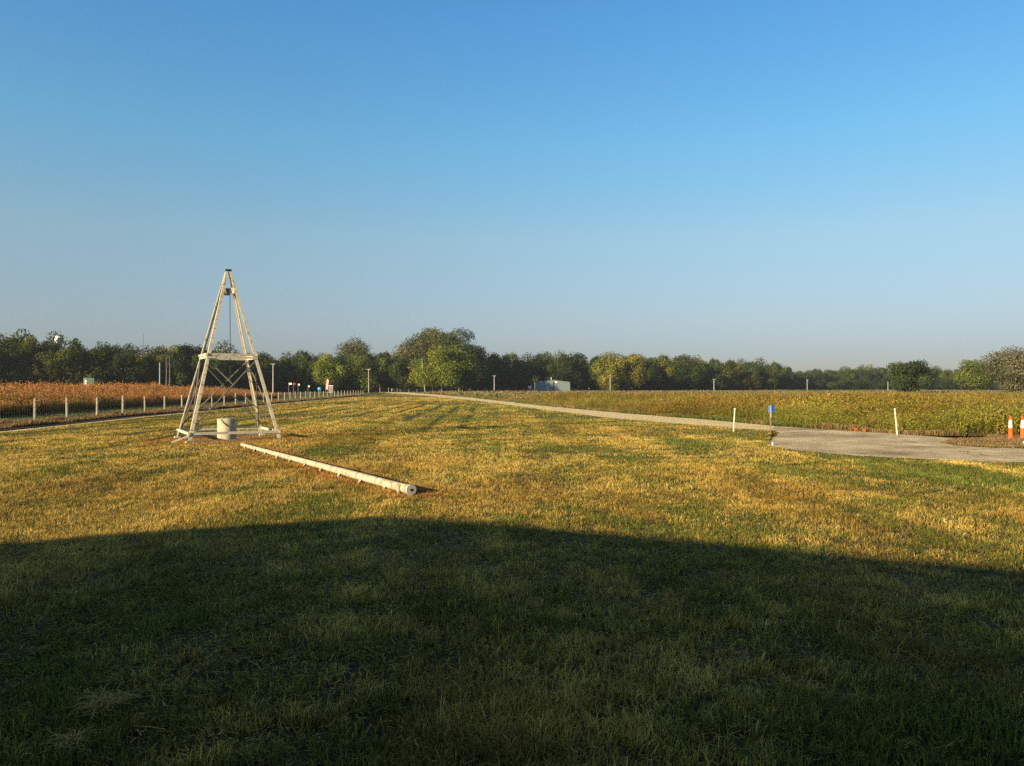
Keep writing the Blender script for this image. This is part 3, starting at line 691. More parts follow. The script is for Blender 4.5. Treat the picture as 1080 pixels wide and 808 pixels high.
def Dof(x): return float(np.interp(x, [-160, 0, 200, 300, 400, 520, 700, 800, 850, 1000, 1260], [170, 200, 225, 270, 310, 330, 345, 380, 500, 540, 560]))
rt = random.Random(5); ntree = 0
MARKS = [(-400, -4, 'beyond the left edge of the view', 'out left'), (1084, 3000, 'beyond the right edge of the view', 'out right'), (-4, 55, 'left of the water tower', 'far left'), (55, 150, 'between water tower and radio mast', 'mast'), (150, 200, 'behind the white pole and dead trunks', 'dead trunks'),
         (200, 290, 'seen through and beside the derrick', 'derrick'), (290, 335, 'between derrick and feather banner', 'banner'), (335, 420, 'behind the green trees by the banner', 'behind banner'),
         (420, 515, 'behind the high cottonwood clump', 'cottonwoods'), (515, 563, 'between cottonwoods and steel shed', 'left of shed'), (563, 603, 'directly behind the steel shed', 'shed'),
         (603, 690, 'behind the yellow green autumn trees', 'autumn trees'), (690, 755, 'left of the twin armed utility pole', 'left of twin pole'), (755, 836, 'sloping down to the gap in the woods', 'gap'),
         (836, 936, 'in the hazy far woods left of the lone tree', 'far woods'), (936, 1010, 'behind the lone dark spreading tree', 'lone tree'), (1010, 1084, 'behind the airy trees at the right edge', 'right edge')]
def seg(x):
    for a, b, l, g_ in MARKS:
        if a <= x < b: return l, g_
def topat(x): return float(np.interp(x, px_, py_))
for row in range(3):
    x = -165.0 + row*5
    while x < 1262:
        D = Dof(x)*(1.0, 1.07, 0.985)[row]*rt.uniform(0.985, 1.02)
        H = (HOR - topat(x))/F*D + CAM_H
        if row == 0: H *= rt.uniform(0.74, 0.95)
        if row == 1: H *= rt.uniform(0.95, 1.01)
        if row == 2: H *= rt.uniform(0.35, 0.55)
        H0 = 15.0
        s = H/H0; sx = s*rt.uniform(0.72, 1.0)
        wpx = (13*sx)*F/D
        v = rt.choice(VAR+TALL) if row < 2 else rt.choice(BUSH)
        if row == 2: s = H/6.0; sx = s*1.15; wpx = 9*sx*F/D*0.7
        X, Y = at(x, D)
        warm = rt.random(); b0 = rt.uniform(0.75, 1.15)
        if warm < 0.62: colr = (b0*1.0, b0*1.0, b0)
        elif warm < 0.82: colr = (b0*1.8, b0*1.35, b0*0.9)
        elif warm < 0.92: colr = (b0*2.3, b0*1.5, b0)
        else: colr = (b0*0.8, b0*0.95, b0*1.1)
        if row == 2: colr = tuple(v*0.55 for v in colr)  # understory leaves darkened in colour, standing in for shade low in the woods
        if 20 < x < 60 and row < 2: colr = (b0*1.9, b0*1.45, b0)
        lm, gr0 = seg(x)
        tone = 'dark green' if warm < 0.62 else ('olive tinged' if warm < 0.82 else ('tan yellow' if warm < 0.92 else 'blackish green'))
        kind_ = ('front woodland tree', 'tall back row tree', 'low bushy tree')[row]
        lab = tone + ' ' + kind_ + ' ' + lm; grp = tone + ' ' + kind_.replace('tree', 'trees') + ' ' + gr0
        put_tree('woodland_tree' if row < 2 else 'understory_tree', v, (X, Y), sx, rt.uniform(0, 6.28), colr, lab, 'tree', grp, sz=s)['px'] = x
        ntree += 1
        x += wpx*(0.66 if row < 2 else 0.95)
print('treeline trees', ntree)
ORD = ['leftmost', 'second from left', 'third from left', 'fourth from left', 'fifth from left', 'sixth from left', 'seventh from left', 'eighth from left', 'ninth from left', 'tenth from left', 'eleventh from left', 'twelfth from left'] + ['%dth from left' % i_ for i_ in range(13, 60)]
NUM = ['', 'one', 'two', 'three', 'four', 'five', 'six', 'seven', 'eight', 'nine', 'ten', 'eleven', 'twelve'] + [str(i_) for i_ in range(13, 60)]
same = {}
for o in list(bpy.data.objects):
    if 'px' in o and -4 <= o['px'] < 1084: same.setdefault(o['label'], []).append(o)
for l, os_ in same.items():
    os_.sort(key=lambda o: o['px'])
    for k, o in enumerate(os_):
        if len(os_) > 1:
            l2 = l.replace(' tree ', ' trees ', 1); n1 = 'rightmost' if k == len(os_)-1 else ORD[k]
            l2 = n1 + ' of ' + NUM[len(os_)] + ' ' + l2
            w_ = l2.split()
            if len(w_) > 16: l2 = l2.replace(' from left of', ' of')
            o['label'] = ' '.join(l2.split()[:16])
for o in bpy.data.objects:
    if 'px' in o: del o['px']
def special(x0, x1, ytop, D, cols, seed, label, base=1.0, nleaf=9000, leaf=0.42, trunks=1, lobes=26, tmat='bark', name='broadleaf_tree', tr=0.35, yoff=0, **kw):
    Wd = (x1-x0)/F*D; H = (HOR-ytop)/F*D + CAM_H
    m_ = tree_meshes(name, M[tmat], Wd*0.98, H, base, nleaf, leaf, seed, cols, lobes=lobes, trunks=trunks, tr=tr, **kw)
    X, Y = at((x0+x1)/2, D); return put_tree(name, m_, (X, Y), 1.0, 0.0, (1, 1, 1), label)
COT = ((0.062, 0.072, 0.030), (0.112, 0.105, 0.038), (0.22, 0.18, 0.05)); COTD = ((0.030, 0.050, 0.020), (0.055, 0.070, 0.028), (0.1, 0.09, 0.03))
BRI = ((0.085, 0.125, 0.018), (0.18, 0.20, 0.022), (0.28, 0.25, 0.03)); GRN = ((0.060, 0.085, 0.018), (0.10, 0.12, 0.022), (0.2, 0.17, 0.03))
YEL = ((0.10, 0.12, 0.022), (0.19, 0.165, 0.03), (0.30, 0.20, 0.04)); GREY = ((0.07, 0.08, 0.045), (0.11, 0.10, 0.055), (0.15, 0.13, 0.06))
special(416, 470, 351, 318, COT, 401, 'tallest tan green cottonwood at the left of the high clump', base=1.5, nleaf=16000, leaf=0.55, tmat='palebark', tr=0.5, irregular=0.3, gap=0.06)
special(440, 494, 347.5, 326, COT, 402, 'high brownish cottonwood directly behind the bright round green tree', base=4, nleaf=16000, leaf=0.55, tmat='palebark', tr=0.5)
special(458, 514, 349.5, 312, COTD, 403, 'tall dark green cottonwood at the right end of the high clump', base=1.0, nleaf=17000, leaf=0.55, tr=0.5, irregular=0.15, gap=0.03)
special(434, 498, 367, 262, BRI, 404, 'bright yellow green round tree with three pale trunks before the cottonwoods', base=2.2, nleaf=13000, leaf=0.40, trunks=3, tmat='palebark', tr=0.22, lobes=34)
special(466, 504, 376, 266, GRN, 405, 'shaded green tree touching the bright round tree on its right', base=1.2, nleaf=8000, leaf=0.42)
special(354, 392, 357, 330, COT, 406, 'tall loose tan crowned tree standing above the left green trees', base=6, nleaf=5500, leaf=0.5, gap=0.22, irregular=0.2)
special(331, 366, 374.5, 268, BRI, 407, 'bright green bushy tree behind the red and white feather banner', base=0.6, nleaf=8500, leaf=0.42)
special(356, 398, 375, 275, GRN, 408, 'dull green tree between banner and slim pale utility pole', base=0.8, nleaf=8000, leaf=0.45)
special(392, 410, 379, 290, GRN, 409, 'narrow dull green tree just right of the slim pole by the gate', base=1, nleaf=3500, leaf=0.45, lobes=12)
special(625, 662, 373, 318, YEL, 410, 'yellow green autumn tree right of the grey steel shed', base=0.8, nleaf=9000, leaf=0.45)
special(652, 681, 374, 322, YEL, 411, 'second yellowing tree touching the autumn tree on its right', base=0.8, nleaf=7000, leaf=0.45)
special(937, 982, 381.5, 185, COTD, 412, 'dark spreading tree standing alone in the right prairie', base=0.8, nleaf=6500, leaf=0.34, irregular=0.4, gap=0.10, flat=0.55, lobes=30, tr=0.22)
special(1010, 1048, 380, 260, GRN, 413, 'wide olive tree at the right, left of the pale airy tree', base=0.8, nleaf=7000, leaf=0.42, irregular=0.35, gap=0.1, flat=0.7)
special(1047, 1112, 367, 165, GREY, 414, 'pale airy grey green tree at the right edge of the view', base=0.8, nleaf=12000, leaf=0.30, irregular=0.35, gap=0.12, flat=0.6, lobes=44, tr=0.2)

# ------------------------------------------------------------------ derrick
th = R(30.0); S0 = 2.66
cen = Vector((-9.30, 22.05, 0)) + Vector((math.cos(th)-math.sin(th), math.sin(th)+math.cos(th), 0))*(S0/2)
der = empty('steel_derrick', cen, th, 'tall cream painted four legged steel derrick standing on the lawn', 'derrick')
APH = 5.26
def corner(i, h, base=S0, ap=APH, tip=0.07):
    sx, sy = [(-1, -1), (1, -1), (-1, 1), (1, 1)][i]
    f = (base/2)*(1-h/ap) + tip*(h/ap); return Vector((sx*f, sy*f, h))
for i in range(4):
    sx, sy = [(-1, -1), (1, -1), (-1, 1), (1, 1)][i]
    mb = MB(); lo = corner(i, 0.02); hi = corner(i, APH-0.03)
    d = (hi-lo).normalized(); ex = Vector((-sx, 0, 0)); ey = Vector((0, -sy, 0)); ex = (ex-d*ex.dot(d)).normalized(); ey = (ey-d*ey.dot(d)).normalized()
    A = 0.098; T = 0.035                         # heavy L-angle
    sec = [Vector((0, 0)), Vector((A, 0)), Vector((A, T)), Vector((T, T)), Vector((T, A)), Vector((0, A))]
    ringA = [mb.bm.verts.new(lo + ex*p.x + ey*p.y) for p in sec]; ringB = [mb.bm.verts.new(hi + ex*p.x*0.75 + ey*p.y*0.75) for p in sec]
    for k in range(6): mb.bm.faces.new((ringA[k], ringA[(k+1) % 6], ringB[(k+1) % 6], ringB[k]))
    mb.bm.faces.new(ringA); mb.bm.faces.new(ringB[::-1])
    leg = mb.build('leg', M['paint'], der)
    if i in (0, 2):
        mb = MB()
        for k in range(16):
            p = lo.lerp(hi, (k+2)/18.5); mb.tube([p+ex*0.03, p+ex*0.03-ey*0.025], 0.008, 6)
            if k % 2: mb.tube([p+ey*0.06, p+ey*0.06-ex*0.02], 0.009, 6)
        mb.build('bolt', M['rod'], leg)
    MB().box(lo+Vector((-sx*0.03, -sy*0.03, 0.02)), (0.18, 0.18, 0.05)).build('foot_plate', M['paint'], leg)
GH = 2.60
faces_ = [(0, 1), (2, 3), (0, 2), (1, 3)]
for a, b2 in faces_:
    pa, pb = corner(a, GH), corner(b2, GH); o_ = (pa+pb)/2; nrm = Vector((o_.x, o_.y, 0)).normalized()
    dirn = (pb-pa).normalized()
    MB().bar(pa-dirn*0.06+nrm*0.012, pb+dirn*0.06+nrm*0.012, 0.07 if a != b2 else 0, 0.045, up=nrm).bar(pa-dirn*0.03+nrm*0.010-Vector((0, 0, 0.085)), pb+dirn*0.03+nrm*0.010-Vector((0, 0, 0.085)), 0.06, 0.045, up=nrm).build('girt', M['paint'], der)
    pa, pb = corner(a, 0.27), corner(b2, 0.27)
    MB().bar(pa-dirn*0.06+nrm*0.014, pb+dirn*0.06+nrm*0.014, 0.075, 0.05, up=nrm).build('base_rail', M['paint'], der)
    lo1, lo2 = corner(a, 0.36), corner(b2, 0.36); hi1, hi2 = corner(a, GH-0.12), corner(b2, GH-0.12)
    MB().tube([lo1-nrm*0.03, hi2-nrm*0.03], 0.020, 6).build('cross_brace', M['rod'], der)
    MB().tube([lo2-nrm*0.065, hi1-nrm*0.065], 0.020, 6).build('cross_brace', M['rod'], der)
# timber sills on the ground, short strut and a board
for a, b2 in [(0, 1), (2, 3)]:
    pa, pb = corner(a, 0.0), corner(b2, 0.0); pa.z = pb.z = 0.03
    MB().bar(pa*1.02, pb*1.02, 0.10, 0.09).build('timber_sill', M['timber'], der)
MB().bar(corner(0, 0.22), corner(0, 0.0)*1.0+Vector((-0.42, 0.10, 0.04)), 0.05, 0.05).build('strut', M['paint'], der)
MB().bar(Vector((-1.1, 0.75, 0.06)), Vector((-0.3, 0.85, 0.05)), 0.03, 0.22, up=(0, 1, 0)).build('loose_board', M['timber'], der)
MB().box((0, 0, APH-0.02), (0.17, 0.17, 0.07), bevel=0.01).build('top_cap', M['darkmetal'], der)
sh = empty('pulley_block', (0, 0, 4.58)); sh.parent = der
sh.rotation_euler = (0, 0, -th)
MB().box((-0.07, 0, 0), (0.17, 0.20, 0.20), bevel=0.012).build('block_housing', M['darkmetal'], sh)
MB().box((0.13, -0.10, 0.02), (0.20, 0.03, 0.17), bevel=0.006).build('plate', M['paint'], sh)
MB().tube([(0.0, -0.14, 0.02), (0.0, 0.12, 0.02)], 0.07, 12).build('sheave', M['rod'], sh)
MB().tube([(0.05, 0, 4.5), (0.06, 0, 3.2), (0.07, 0.0, 1.9)], 0.011, 6).tube([(0.07, 0, 1.9), (0.09, 0, 1.82), (0.06, 0, 1.78), (0.03, 0, 1.82)], 0.014, 6).build('cable', M['darkmetal'], der)

# concrete well casing under it
cy = at(239.4, 23.45)
wc = empty('well_casing', (cy[0], cy[1], 0), 0, 'squat round concrete well casing between the feet of the derrick', 'well casing')
MB().lathe([(0.0, -0.05), (0.278, -0.05), (0.278, 0.645), (0.268, 0.66), (0.0, 0.66)], n=48).build('casing', M['concrete'], wc, smooth=True)
MB().lathe([(0.0, 0.655), (0.19, 0.655), (0.19, 0.672), (0.17, 0.68), (0.0, 0.68)], n=32).build('cover', M['concrete'], wc, smooth=True)

# fallen steel beam
A0 = Vector((*gp(255.5, 471.8), 0)); B0 = Vector((*gp(434.5, 523.6), 0)); dv = (B0-A0); Lb = dv.length; ang = math.atan2(dv.y, dv.x)
bm_ = empty('fallen_pole', (A0.x, A0.y, 0), ang, 'long cream painted steel pole lying on the grass beside the derrick', 'pole')
mb = MB(); mb.tube([(0, 0, 0.07), (Lb*0.5, 0, 0.082), (Lb-0.10, 0, 0.092)], [0.045, 0.058, 0.070], 12)
mb.build('shaft', M['pipe'], bm_, smooth=True)
for k in range(10):
    xx = 0.6 + k*(Lb-1.5)/9.0
    m2 = MB(); zt = 0.07
    for s in (-1,):
        m2.poly([(xx-0.08, s*0.062, zt+0.01), (xx+0.08, s*0.062, zt+0.01), (xx+0.02, s*0.10, -0.01)])
        m2.bar((xx, s*0.07, zt), (xx+0.03, s*0.10, 0.0), 0.02, 0.02)
    m2.box((xx, 0, 0.02), (0.05, 0.13, 0.06)); m2.build('bracket', M['pipe'], bm_)
MB().lathe([(0.0, 0.0), (0.080, 0.0), (0.080, 0.025), (0.0, 0.025)], c=(Lb-0.13, 0, 0.095), n=28, axis=(1, 0, 0)).build('flange', M['pipewhite'], bm_, smooth=True)
MB().lathe([(0.0, 0.03), (0.066, 0.03), (0.066, 0.09), (0.078, 0.09), (0.078, 0.115), (0.066, 0.115), (0.0, 0.117)], c=(Lb-0.13, 0, 0.095), n=28, axis=(1, 0, 0)).build('end_collar', M['pipewhite'], bm_, smooth=True)
MB().lathe([(0.0, 0.0), (0.022, 0.0)], c=(Lb-0.010, 0, 0.095), n=24, axis=(1, 0, 0)).build('hole_disc', M['darkmetal'], bm_)  # flat dark disc standing in for the shaded hole in the end face
MB().box((Lb-0.30, -0.08, 0.07), (0.05, 0.03, 0.15)).box((Lb-0.30, 0.08, 0.07), (0.05, 0.03, 0.15)).build('cradle', M['pipe'], bm_)

# ------------------------------------------------------------------ left wire fence
wf = empty('wire_fence', (-21.4, 31, 0), 0, 'long wire mesh fence on pale wooden posts beside the rusty prairie', 'fence')
yy = 24.5; fp = []
stepf = 3.42
pxs = [37, 71, 102.5, 129.8, 153, 173.8, 192]
fp = [(-21.35, 31.2), ] + [at(p, d) for p, d in zip(pxs, [34.6, 37.4, 40.2, 43.6, 47.2, 50.6, 54.2])]
yy = 57.6
while yy < 163: fp.append((float(line_x(fence_line, yy)), yy)); yy += stepf
rf = random.Random(2)
for (x, y) in [(-21.3, 28.0)] + fp:
    hh = 1.10+rf.uniform(-.05, .05); r0 = rf.uniform(0.052, 0.07); lx = rf.uniform(-.02, .02)
    MB().tube([(x+21.4, y-31, -0.1), (x+21.4+lx, y-31, hh-0.02), (x+21.4+lx, y-31, hh)], [r0, r0*0.95, r0*0.8], 8).build('post', M['post'], wf)
mb = MB(); fl = [(-21.3, 28.0)] + fp
for z in (0.08, 0.28, 0.5, 0.72, 0.93, 1.04):
    for a, b2 in zip(fl, fl[1:]):
        mb.bar((a[0]+21.4, a[1]-31, z), (b2[0]+21.4, b2[1]-31, z), 0.003, 0.003)
for a, b2 in zip(fl, fl[1:]):
    if a[1] > 75: break
    for k in range(1, 18):
        f = k/18; x = a[0]+(b2[0]-a[0])*f; y = a[1]+(b2[1]-a[1])*f
        mb.bar((x+21.4, y-31, 0.06), (x+21.4, y-31, 0.95), 0.0012, 0.0012)
mb.build('wire', M['wire'], wf)

# far cross fence with gate
ff = empty('far_fence', (-31, 170, 0), 0, 'thin far fence of small posts running in front of the woods', 'fence')
pts = [(-31, 170), (-45, 262), (-10, 285), (30, 300), (70, 330)]
pp = dense([pts[1], pts[2], pts[3]], 3.0)
pp = [p for p in pp if not (-39 < p[0] < -20)]
for (x, y) in pp[:40]:
    MB().tube([(x+31, y-170, -0.1), (x+31, y-170, 1.55)], 0.09, 6).build('post', M['post'], ff)
mb = MB()
for z in (0.5, 0.95, 1.4):
    for a, b2 in zip(pp[:40], pp[1:40]):
        if b2[0]-a[0] < 6: mb.bar((a[0]+31, a[1]-170, z), (b2[0]+31, b2[1]-170, z), 0.02, 0.02)
mb.build('wire', M['wire'], ff)
gx0, gy0 = at(413, 240); gx1, gy1 = at(464, 262)
gt = empty('pipe_gate', (gx0, gy0, 0), math.atan2(gy1-gy0, gx1-gx0), 'long low pale metal pipe gate in front of the distant woods', 'gate')
Lg = math.hypot(gx1-gx0, gy1-gy0)
for z in (0.55, 0.85, 1.15): MB().tube([(0, 0, z), (Lg, 0, z)], 0.05, 6).build('rail', M['steeltrim'], gt)
for k in range(7): MB().tube([(Lg*k/6, 0, -0.1), (Lg*k/6, 0, 1.2)], 0.06, 6).build('upright', M['steeltrim'], gt)
MB().box((0.2, -0.1, 1.15), (0.55, 0.04, 0.5)).build('sign_plate', M['white'], gt)

# ------------------------------------------------------------------ road-side posts, sign, cones
def leanpost(x, ybase, ytop, xtop, mat, label):
    X, D = gp(x, ybase); H = (ybase-ytop)/F*D; dx = (xtop-x)/F*D
    r = empty('marker_post', (X, D, 0), 0, label, 'marker post')
    MB().tube([(0, 0, -0.1), (dx*0.5, 0, H*0.5), (dx, 0, H)], [0.028, 0.027, 0.026], 10).build('post', mat, r, smooth=True)
    MB().lathe([(0.0, 0.0), (0.033, 0.0), (0.033, 0.03), (0.02, 0.045), (0.0, 0.047)], c=(dx, 0, H-0.01), n=12).build('cap', M['white'], r, smooth=True)
leanpost(773.5, 455.3, 431.5, 775.0, M['whiterust'], 'slim white marker post in the lawn left of the blue sign')
leanpost(946.3, 458.6, 432.0, 943.7, M['whiterust'], 'white rust stained marker post leaning left by the prairie')
X, D = gp(812.5, 458.6)
bs = empty('blue_sign', (X, D, 0), R(-14), 'small blue sign on a thin post at the turnaround corner', 'sign')
MB().box((0, 0, 0.32), (0.045, 0.045, 0.74)).build('lower_post', M['brownpost'], bs)
MB().box((0.012, -0.01, 0.80), (0.035, 0.03, 0.42)).build('upper_post', M['greypole'], bs)
MB().box((-0.035, 0.016, 0.87), (0.085, 0.008, 0.22), rot=Matrix.Rotation(R(-20), 3, 'Z')).box((0.075, 0.020, 0.885), (0.125, 0.008, 0.23), rot=Matrix.Rotation(R(14), 3, 'Z')).build('sign_plate', M['blue'], bs)
X, D = gp(814.6, 470.0)
st = empty('marker_stub', (X, D, 0), 0, 'tiny pale stake stub at the pad corner below the blue sign', 'stake')
MB().tube([(0, 0, -0.05), (0.005, 0, 0.10)], [0.02, 0.018], 8).build('stub', M['white'], st)

def cone_parts(parent):
    prof = [(0.075, 0.0), (0.072, 0.03), (0.058, 0.20), (0.047, 0.345)]
    MB().lathe([(0.0, -0.012), (0.058, -0.012)], n=20).build('inside', M['deeporange'], parent)
    MB().lathe([(0.0, 0.0)] + [(0.066, 0.0), (0.065, 0.03), (0.059, 0.20), (0.054, 0.345)], n=24).build('lower_body', M['orange'], parent, smooth=True)
    MB().lathe([(0.0545, 0.345), (0.0505, 0.445)], n=24).build('reflective_band', M['band'], parent, smooth=True)
    MB().lathe([(0.0505, 0.445), (0.049, 0.46)], n=24).build('middle_ring', M['orange'], parent, smooth=True)
    MB().lathe([(0.049, 0.46), (0.042, 0.575)], n=24).build('reflective_band', M['band'], parent, smooth=True)
    MB().lathe([(0.041, 0.575), (0.034, 0.63), (0.022, 0.645), (0.026, 0.66), (0.026, 0.685), (0.014, 0.70), (0.0, 0.70)], n=24).build('tip', M['orange'], parent, smooth=True)
    MB().lathe([(0.056, -0.03), (0.076, -0.03), (0.076, -0.005), (0.066, 0.008), (0.0, 0.010)], n=20).build('base', M['orange'], parent, smooth=True)
X, D = gp(1065.6, 464.3)
k1 = empty('traffic_cone', (X, D, 0.035), 0, 'slim orange traffic cone with white bands, left one of the upright pair', 'traffic cone', 'orange traffic cones by the turnaround'); cone_parts(k1)
X2, D2 = gp(1078.4, 464.5)
def copy_tree(o, parent=None):
    c = o.copy(); C.objects.link(c); c.parent = parent
    for ch in list(o.children): copy_tree(ch, c)
    return c
k2 = copy_tree(k1); k2.location = (X2, D2, 0.035); k2['label'] = 'slim orange traffic cone with white bands at the right frame edge'
X3, D3 = gp(903.5, 455.2)
k3 = copy_tree(k1); k3.location = (X3, D3+0.1, 0.07); k3.rotation_euler = (R(-82), 0, R(-20)); k3.scale = (.65, .65, .65); k3['label'] = 'orange cone lying on its side in weeds, left of two lying cones'
X4, D4 = gp(913.0, 456.0)
k4 = copy_tree(k1); k4.location = (X4, D4+0.1, 0.07); k4.rotation_euler = (R(-80), 0, R(-42)); k4.scale = (.65, .65, .65); k4['label'] = 'orange cone lying on its side in weeds, right of two lying cones'
X, D = gp(1082, 471.5)
wb = empty('fallen_sign', (X, D, 0), R(10), 'white sign board lying in brown weeds at the right edge', 'sign board')
MB().box((0, 0, 0.13), (0.16, 0.012, 0.16), rot=Matrix.Rotation(R(25), 3, 'X') @ Matrix.Rotation(R(45), 3, 'Y')).build('board', M['white'], wb)
MB().box((0.02, 0.05, 0.06), (0.03, 0.03, 0.14)).build('stake', M['timber'], wb)

# ------------------------------------------------------------------ utility poles, mast, water tower
def pole(x, ytop, D, mat, label, arm=1.4, r=0.20, name='utility_pole', cat='utility pole', darm=0.0):
    X, Y = at(x, D); H = (HOR-ytop)/F*D+CAM_H
    o = empty(name, (X, Y, 0), 0, label, cat)
    MB().tube([(0, 0, -0.3), (0, 0, H)], [r*0.85, r*0.6], 8).build('pole', mat, o, smooth=True)
    if arm:
        MB().box((0, -0.2, H-0.25), (arm, 0.14, 0.15)).build('crossarm', mat, o)
        for s in (-0.42, 0.42): MB().tube([(s*arm, -0.2, H-0.15), (s*arm, -0.2, H+0.03)], 0.05, 6).build('insulator', M['greypole'], o)
    if darm: MB().box((0, -0.2, H-1.3), (darm, 0.14, 0.16)).build('lower_crossarm', mat, o)
PW = simple('pale_weathered_pole', (0.32, 0.31, 0.30), (0.46, 0.44, 0.42), 2, 0.9)
pole(288.0, 383.2, 222, PW, 'pale T topped utility pole behind the derrick at left', 1.3, 0.22)
pole(388.8, 389.0, 258, PW, 'slim pale utility pole left of the high cottonwood clump', 1.2, 0.17)
pole(521.3, 396.0, 298, PW, 'pale T topped utility pole between cottonwoods and steel shed', 1.2, 0.2)
pole(643.6, 395.5, 308, PW, 'slim pale utility pole in front of the yellow green tree', 0.8, 0.16)
pole(753.0, 399.8, 330, PW, 'pale utility pole with two short crossarms before middle woods', 1.1, 0.20, darm=0.9)
pole(851.3, 400.2, 360, PW, 'pale utility pole at the gap between middle and far woods', 0.9, 0.18, darm=0.8)
pole(936.5, 402.5, 380, PW, 'short pale utility pole just left of the lone dark tree', 0, 0.2)
pole(168.5, 382.5, 188, PW, 'tapered white pole against the dark left woods', 0, 0.20)
for x, yt, lb in ((175.3, 374.5, 'grey dead trunk in the left woods, left of the pair'), (178.8, 375.5, 'grey dead trunk in the left woods, right of the pair')):
    X, Y = at(x, 196); H = (HOR-yt)/F*196+1.6
    o = empty('dead_tree', (X, Y, 0), 0, lb, 'tree', 'dead trunks')
    MB().tube([(0, 0, -0.2), (0.1, 0, H*0.5), (0.0, 0, H)], [0.24, 0.16, 0.06], 7).build('trunk', M['deadwood'], o, smooth=True)
    MB().tube([(0.05, 0, H*0.6), (0.5, 0.1, H*0.8)], [0.07, 0.03], 5).tube([(0.05, 0, H*0.72), (-0.35, 0, H*0.86)], [0.06, 0.03], 5).build('limb', M['deadwood'], o)
X, Y = at(151, 420); H = (HOR-351)/F*420+1.6
o = empty('radio_mast', (X, Y, 0), 0, 'thin lattice radio mast rising above the left woods', 'mast')
mb = MB()
for k in range(3):
    a = k*2.094; mb.tube([(0.3*math.cos(a), 0.3*math.sin(a), 0), (0.2*math.cos(a), 0.2*math.sin(a), H)], 0.05, 4)
zz = 0
while zz < H-1:
    for k in range(3):
        a = k*2.094; b2 = a+2.094; mb.tube([(0.28*math.cos(a), 0.28*math.sin(a), zz), (0.28*math.cos(b2), 0.28*math.sin(b2), zz+1)], 0.025, 4)
    zz += 1
mb.build('lattice', M['greypole'], o)
MB().tube([(0, 0, H), (0, 0, H+1.5)], 0.05, 5).build('antenna', M['greypole'], o)
X, Y = at(62, 430); Ht = (HOR-353.5)/F*430+1.6
o = empty('water_tower', (X, Y, 0), 0, 'white water tower tank peeking over the left woods', 'water tower')
MB().lathe([(0.0, Ht), (1.2, Ht-0.25), (2.1, Ht-1.1), (2.35, Ht-2.2), (2.1, Ht-3.2), (1.3, Ht-4.1), (0.6, Ht-4.8), (0.5, Ht-6)], n=32).build('tank', M['tankwhite'], o, smooth=True)
MB().tube([(0, 0, 0), (0, 0, 2), (0, 0, Ht-5.5)], [1.1, 0.55, 0.5], 16).build('stem', M['tankwhite'], o, smooth=True)

# ------------------------------------------------------------------ steel shed
D = 292; X0, _ = at(564.6, D); X1, _ = at(601.2, D); Wd = X1-X0
eave = (HOR-403.3)/F*D+1.6; ridge = (HOR-401.0)/F*D+1.6
s_ = empty('steel_shed', ((X0+X1)/2, D, 0), 0, 'grey blue steel shed with low gable in front of the woods', 'shed')
hw = Wd/2; dep = 12
mb = MB()
prof_ = [(-hw, -0.1), (hw, -0.1), (hw, eave), (0, ridge), (-hw, eave)]
fr = [mb.bm.verts.new((x, 0, z)) for x, z in prof_]; bk = [mb.bm.verts.new((x, dep, z)) for x, z in prof_]
mb.bm.faces.new(fr); mb.bm.faces.new(bk[::-1])
for k in range(5): mb.bm.faces.new((fr[k], bk[k], bk[(k+1) % 5], fr[(k+1) % 5]))
n_ = int(Wd/0.6)
for k in range(n_):
    xx = -hw+0.3+k*(Wd-0.6)/(n_-1); zt = ridge-(ridge-eave)*abs(xx)/hw-0.05
    mb.box((xx, -0.02, zt/2), (0.10, 0.04, zt))
mb.build('wall', M['steelwall'], s_)
for s in (-1, 1):
    dz = ridge-eave; L = math.hypot(hw, dz)+0.1
    MB().box((s*hw/2, dep/2, (eave+ridge)/2+0.07), (L, dep+0.5, 0.08), rot=Matrix.Rotation(s*math.atan2(dz, hw), 3, 'Y')).build('roof', M['steeltrim'], s_)
MB().box((0.35, -0.06, 1.9), (0.42, 0.06, 3.8)).build('door_opening', M['darkgap'], s_)
d_ = MB().box((-1.9, -0.06, 1.05), (0.9, 0.06, 2.1)).build('door', M['steeltrim'], s_)
MB().box((-1.6, -0.10, 1.05), (0.08, 0.05, 0.08)).build('handle', M['darkmetal'], d_)
MB().box((1.3, -0.12, ridge-0.75), (0.9, 0.14, 0.5)).build('wall_vent', M['white'], s_)
MB().tube([(-0.5, 1, ridge), (-0.5, 1, ridge+0.7)], 0.10, 8).box((-0.5, 1, ridge+0.85), (0.35, 0.35, 0.3)).build('roof_vent', M['white'], s_)
X, Y = at(559, 285)
o = empty('notice_board', (X, Y, 0), 0, 'small pinkish white board left of the steel shed', 'sign')
MB().box((0, 0, 1.75), (1.3, 0.08, 1.0)).build('board', simple('pinkish_board', (0.42, 0.36, 0.40), (0.5, 0.44, 0.47), 1), o)
for s in (-0.5, 0.5): MB().box((s, 0.07, 0.8), (0.1, 0.08, 1.8)).build('leg', M['timber'], o)

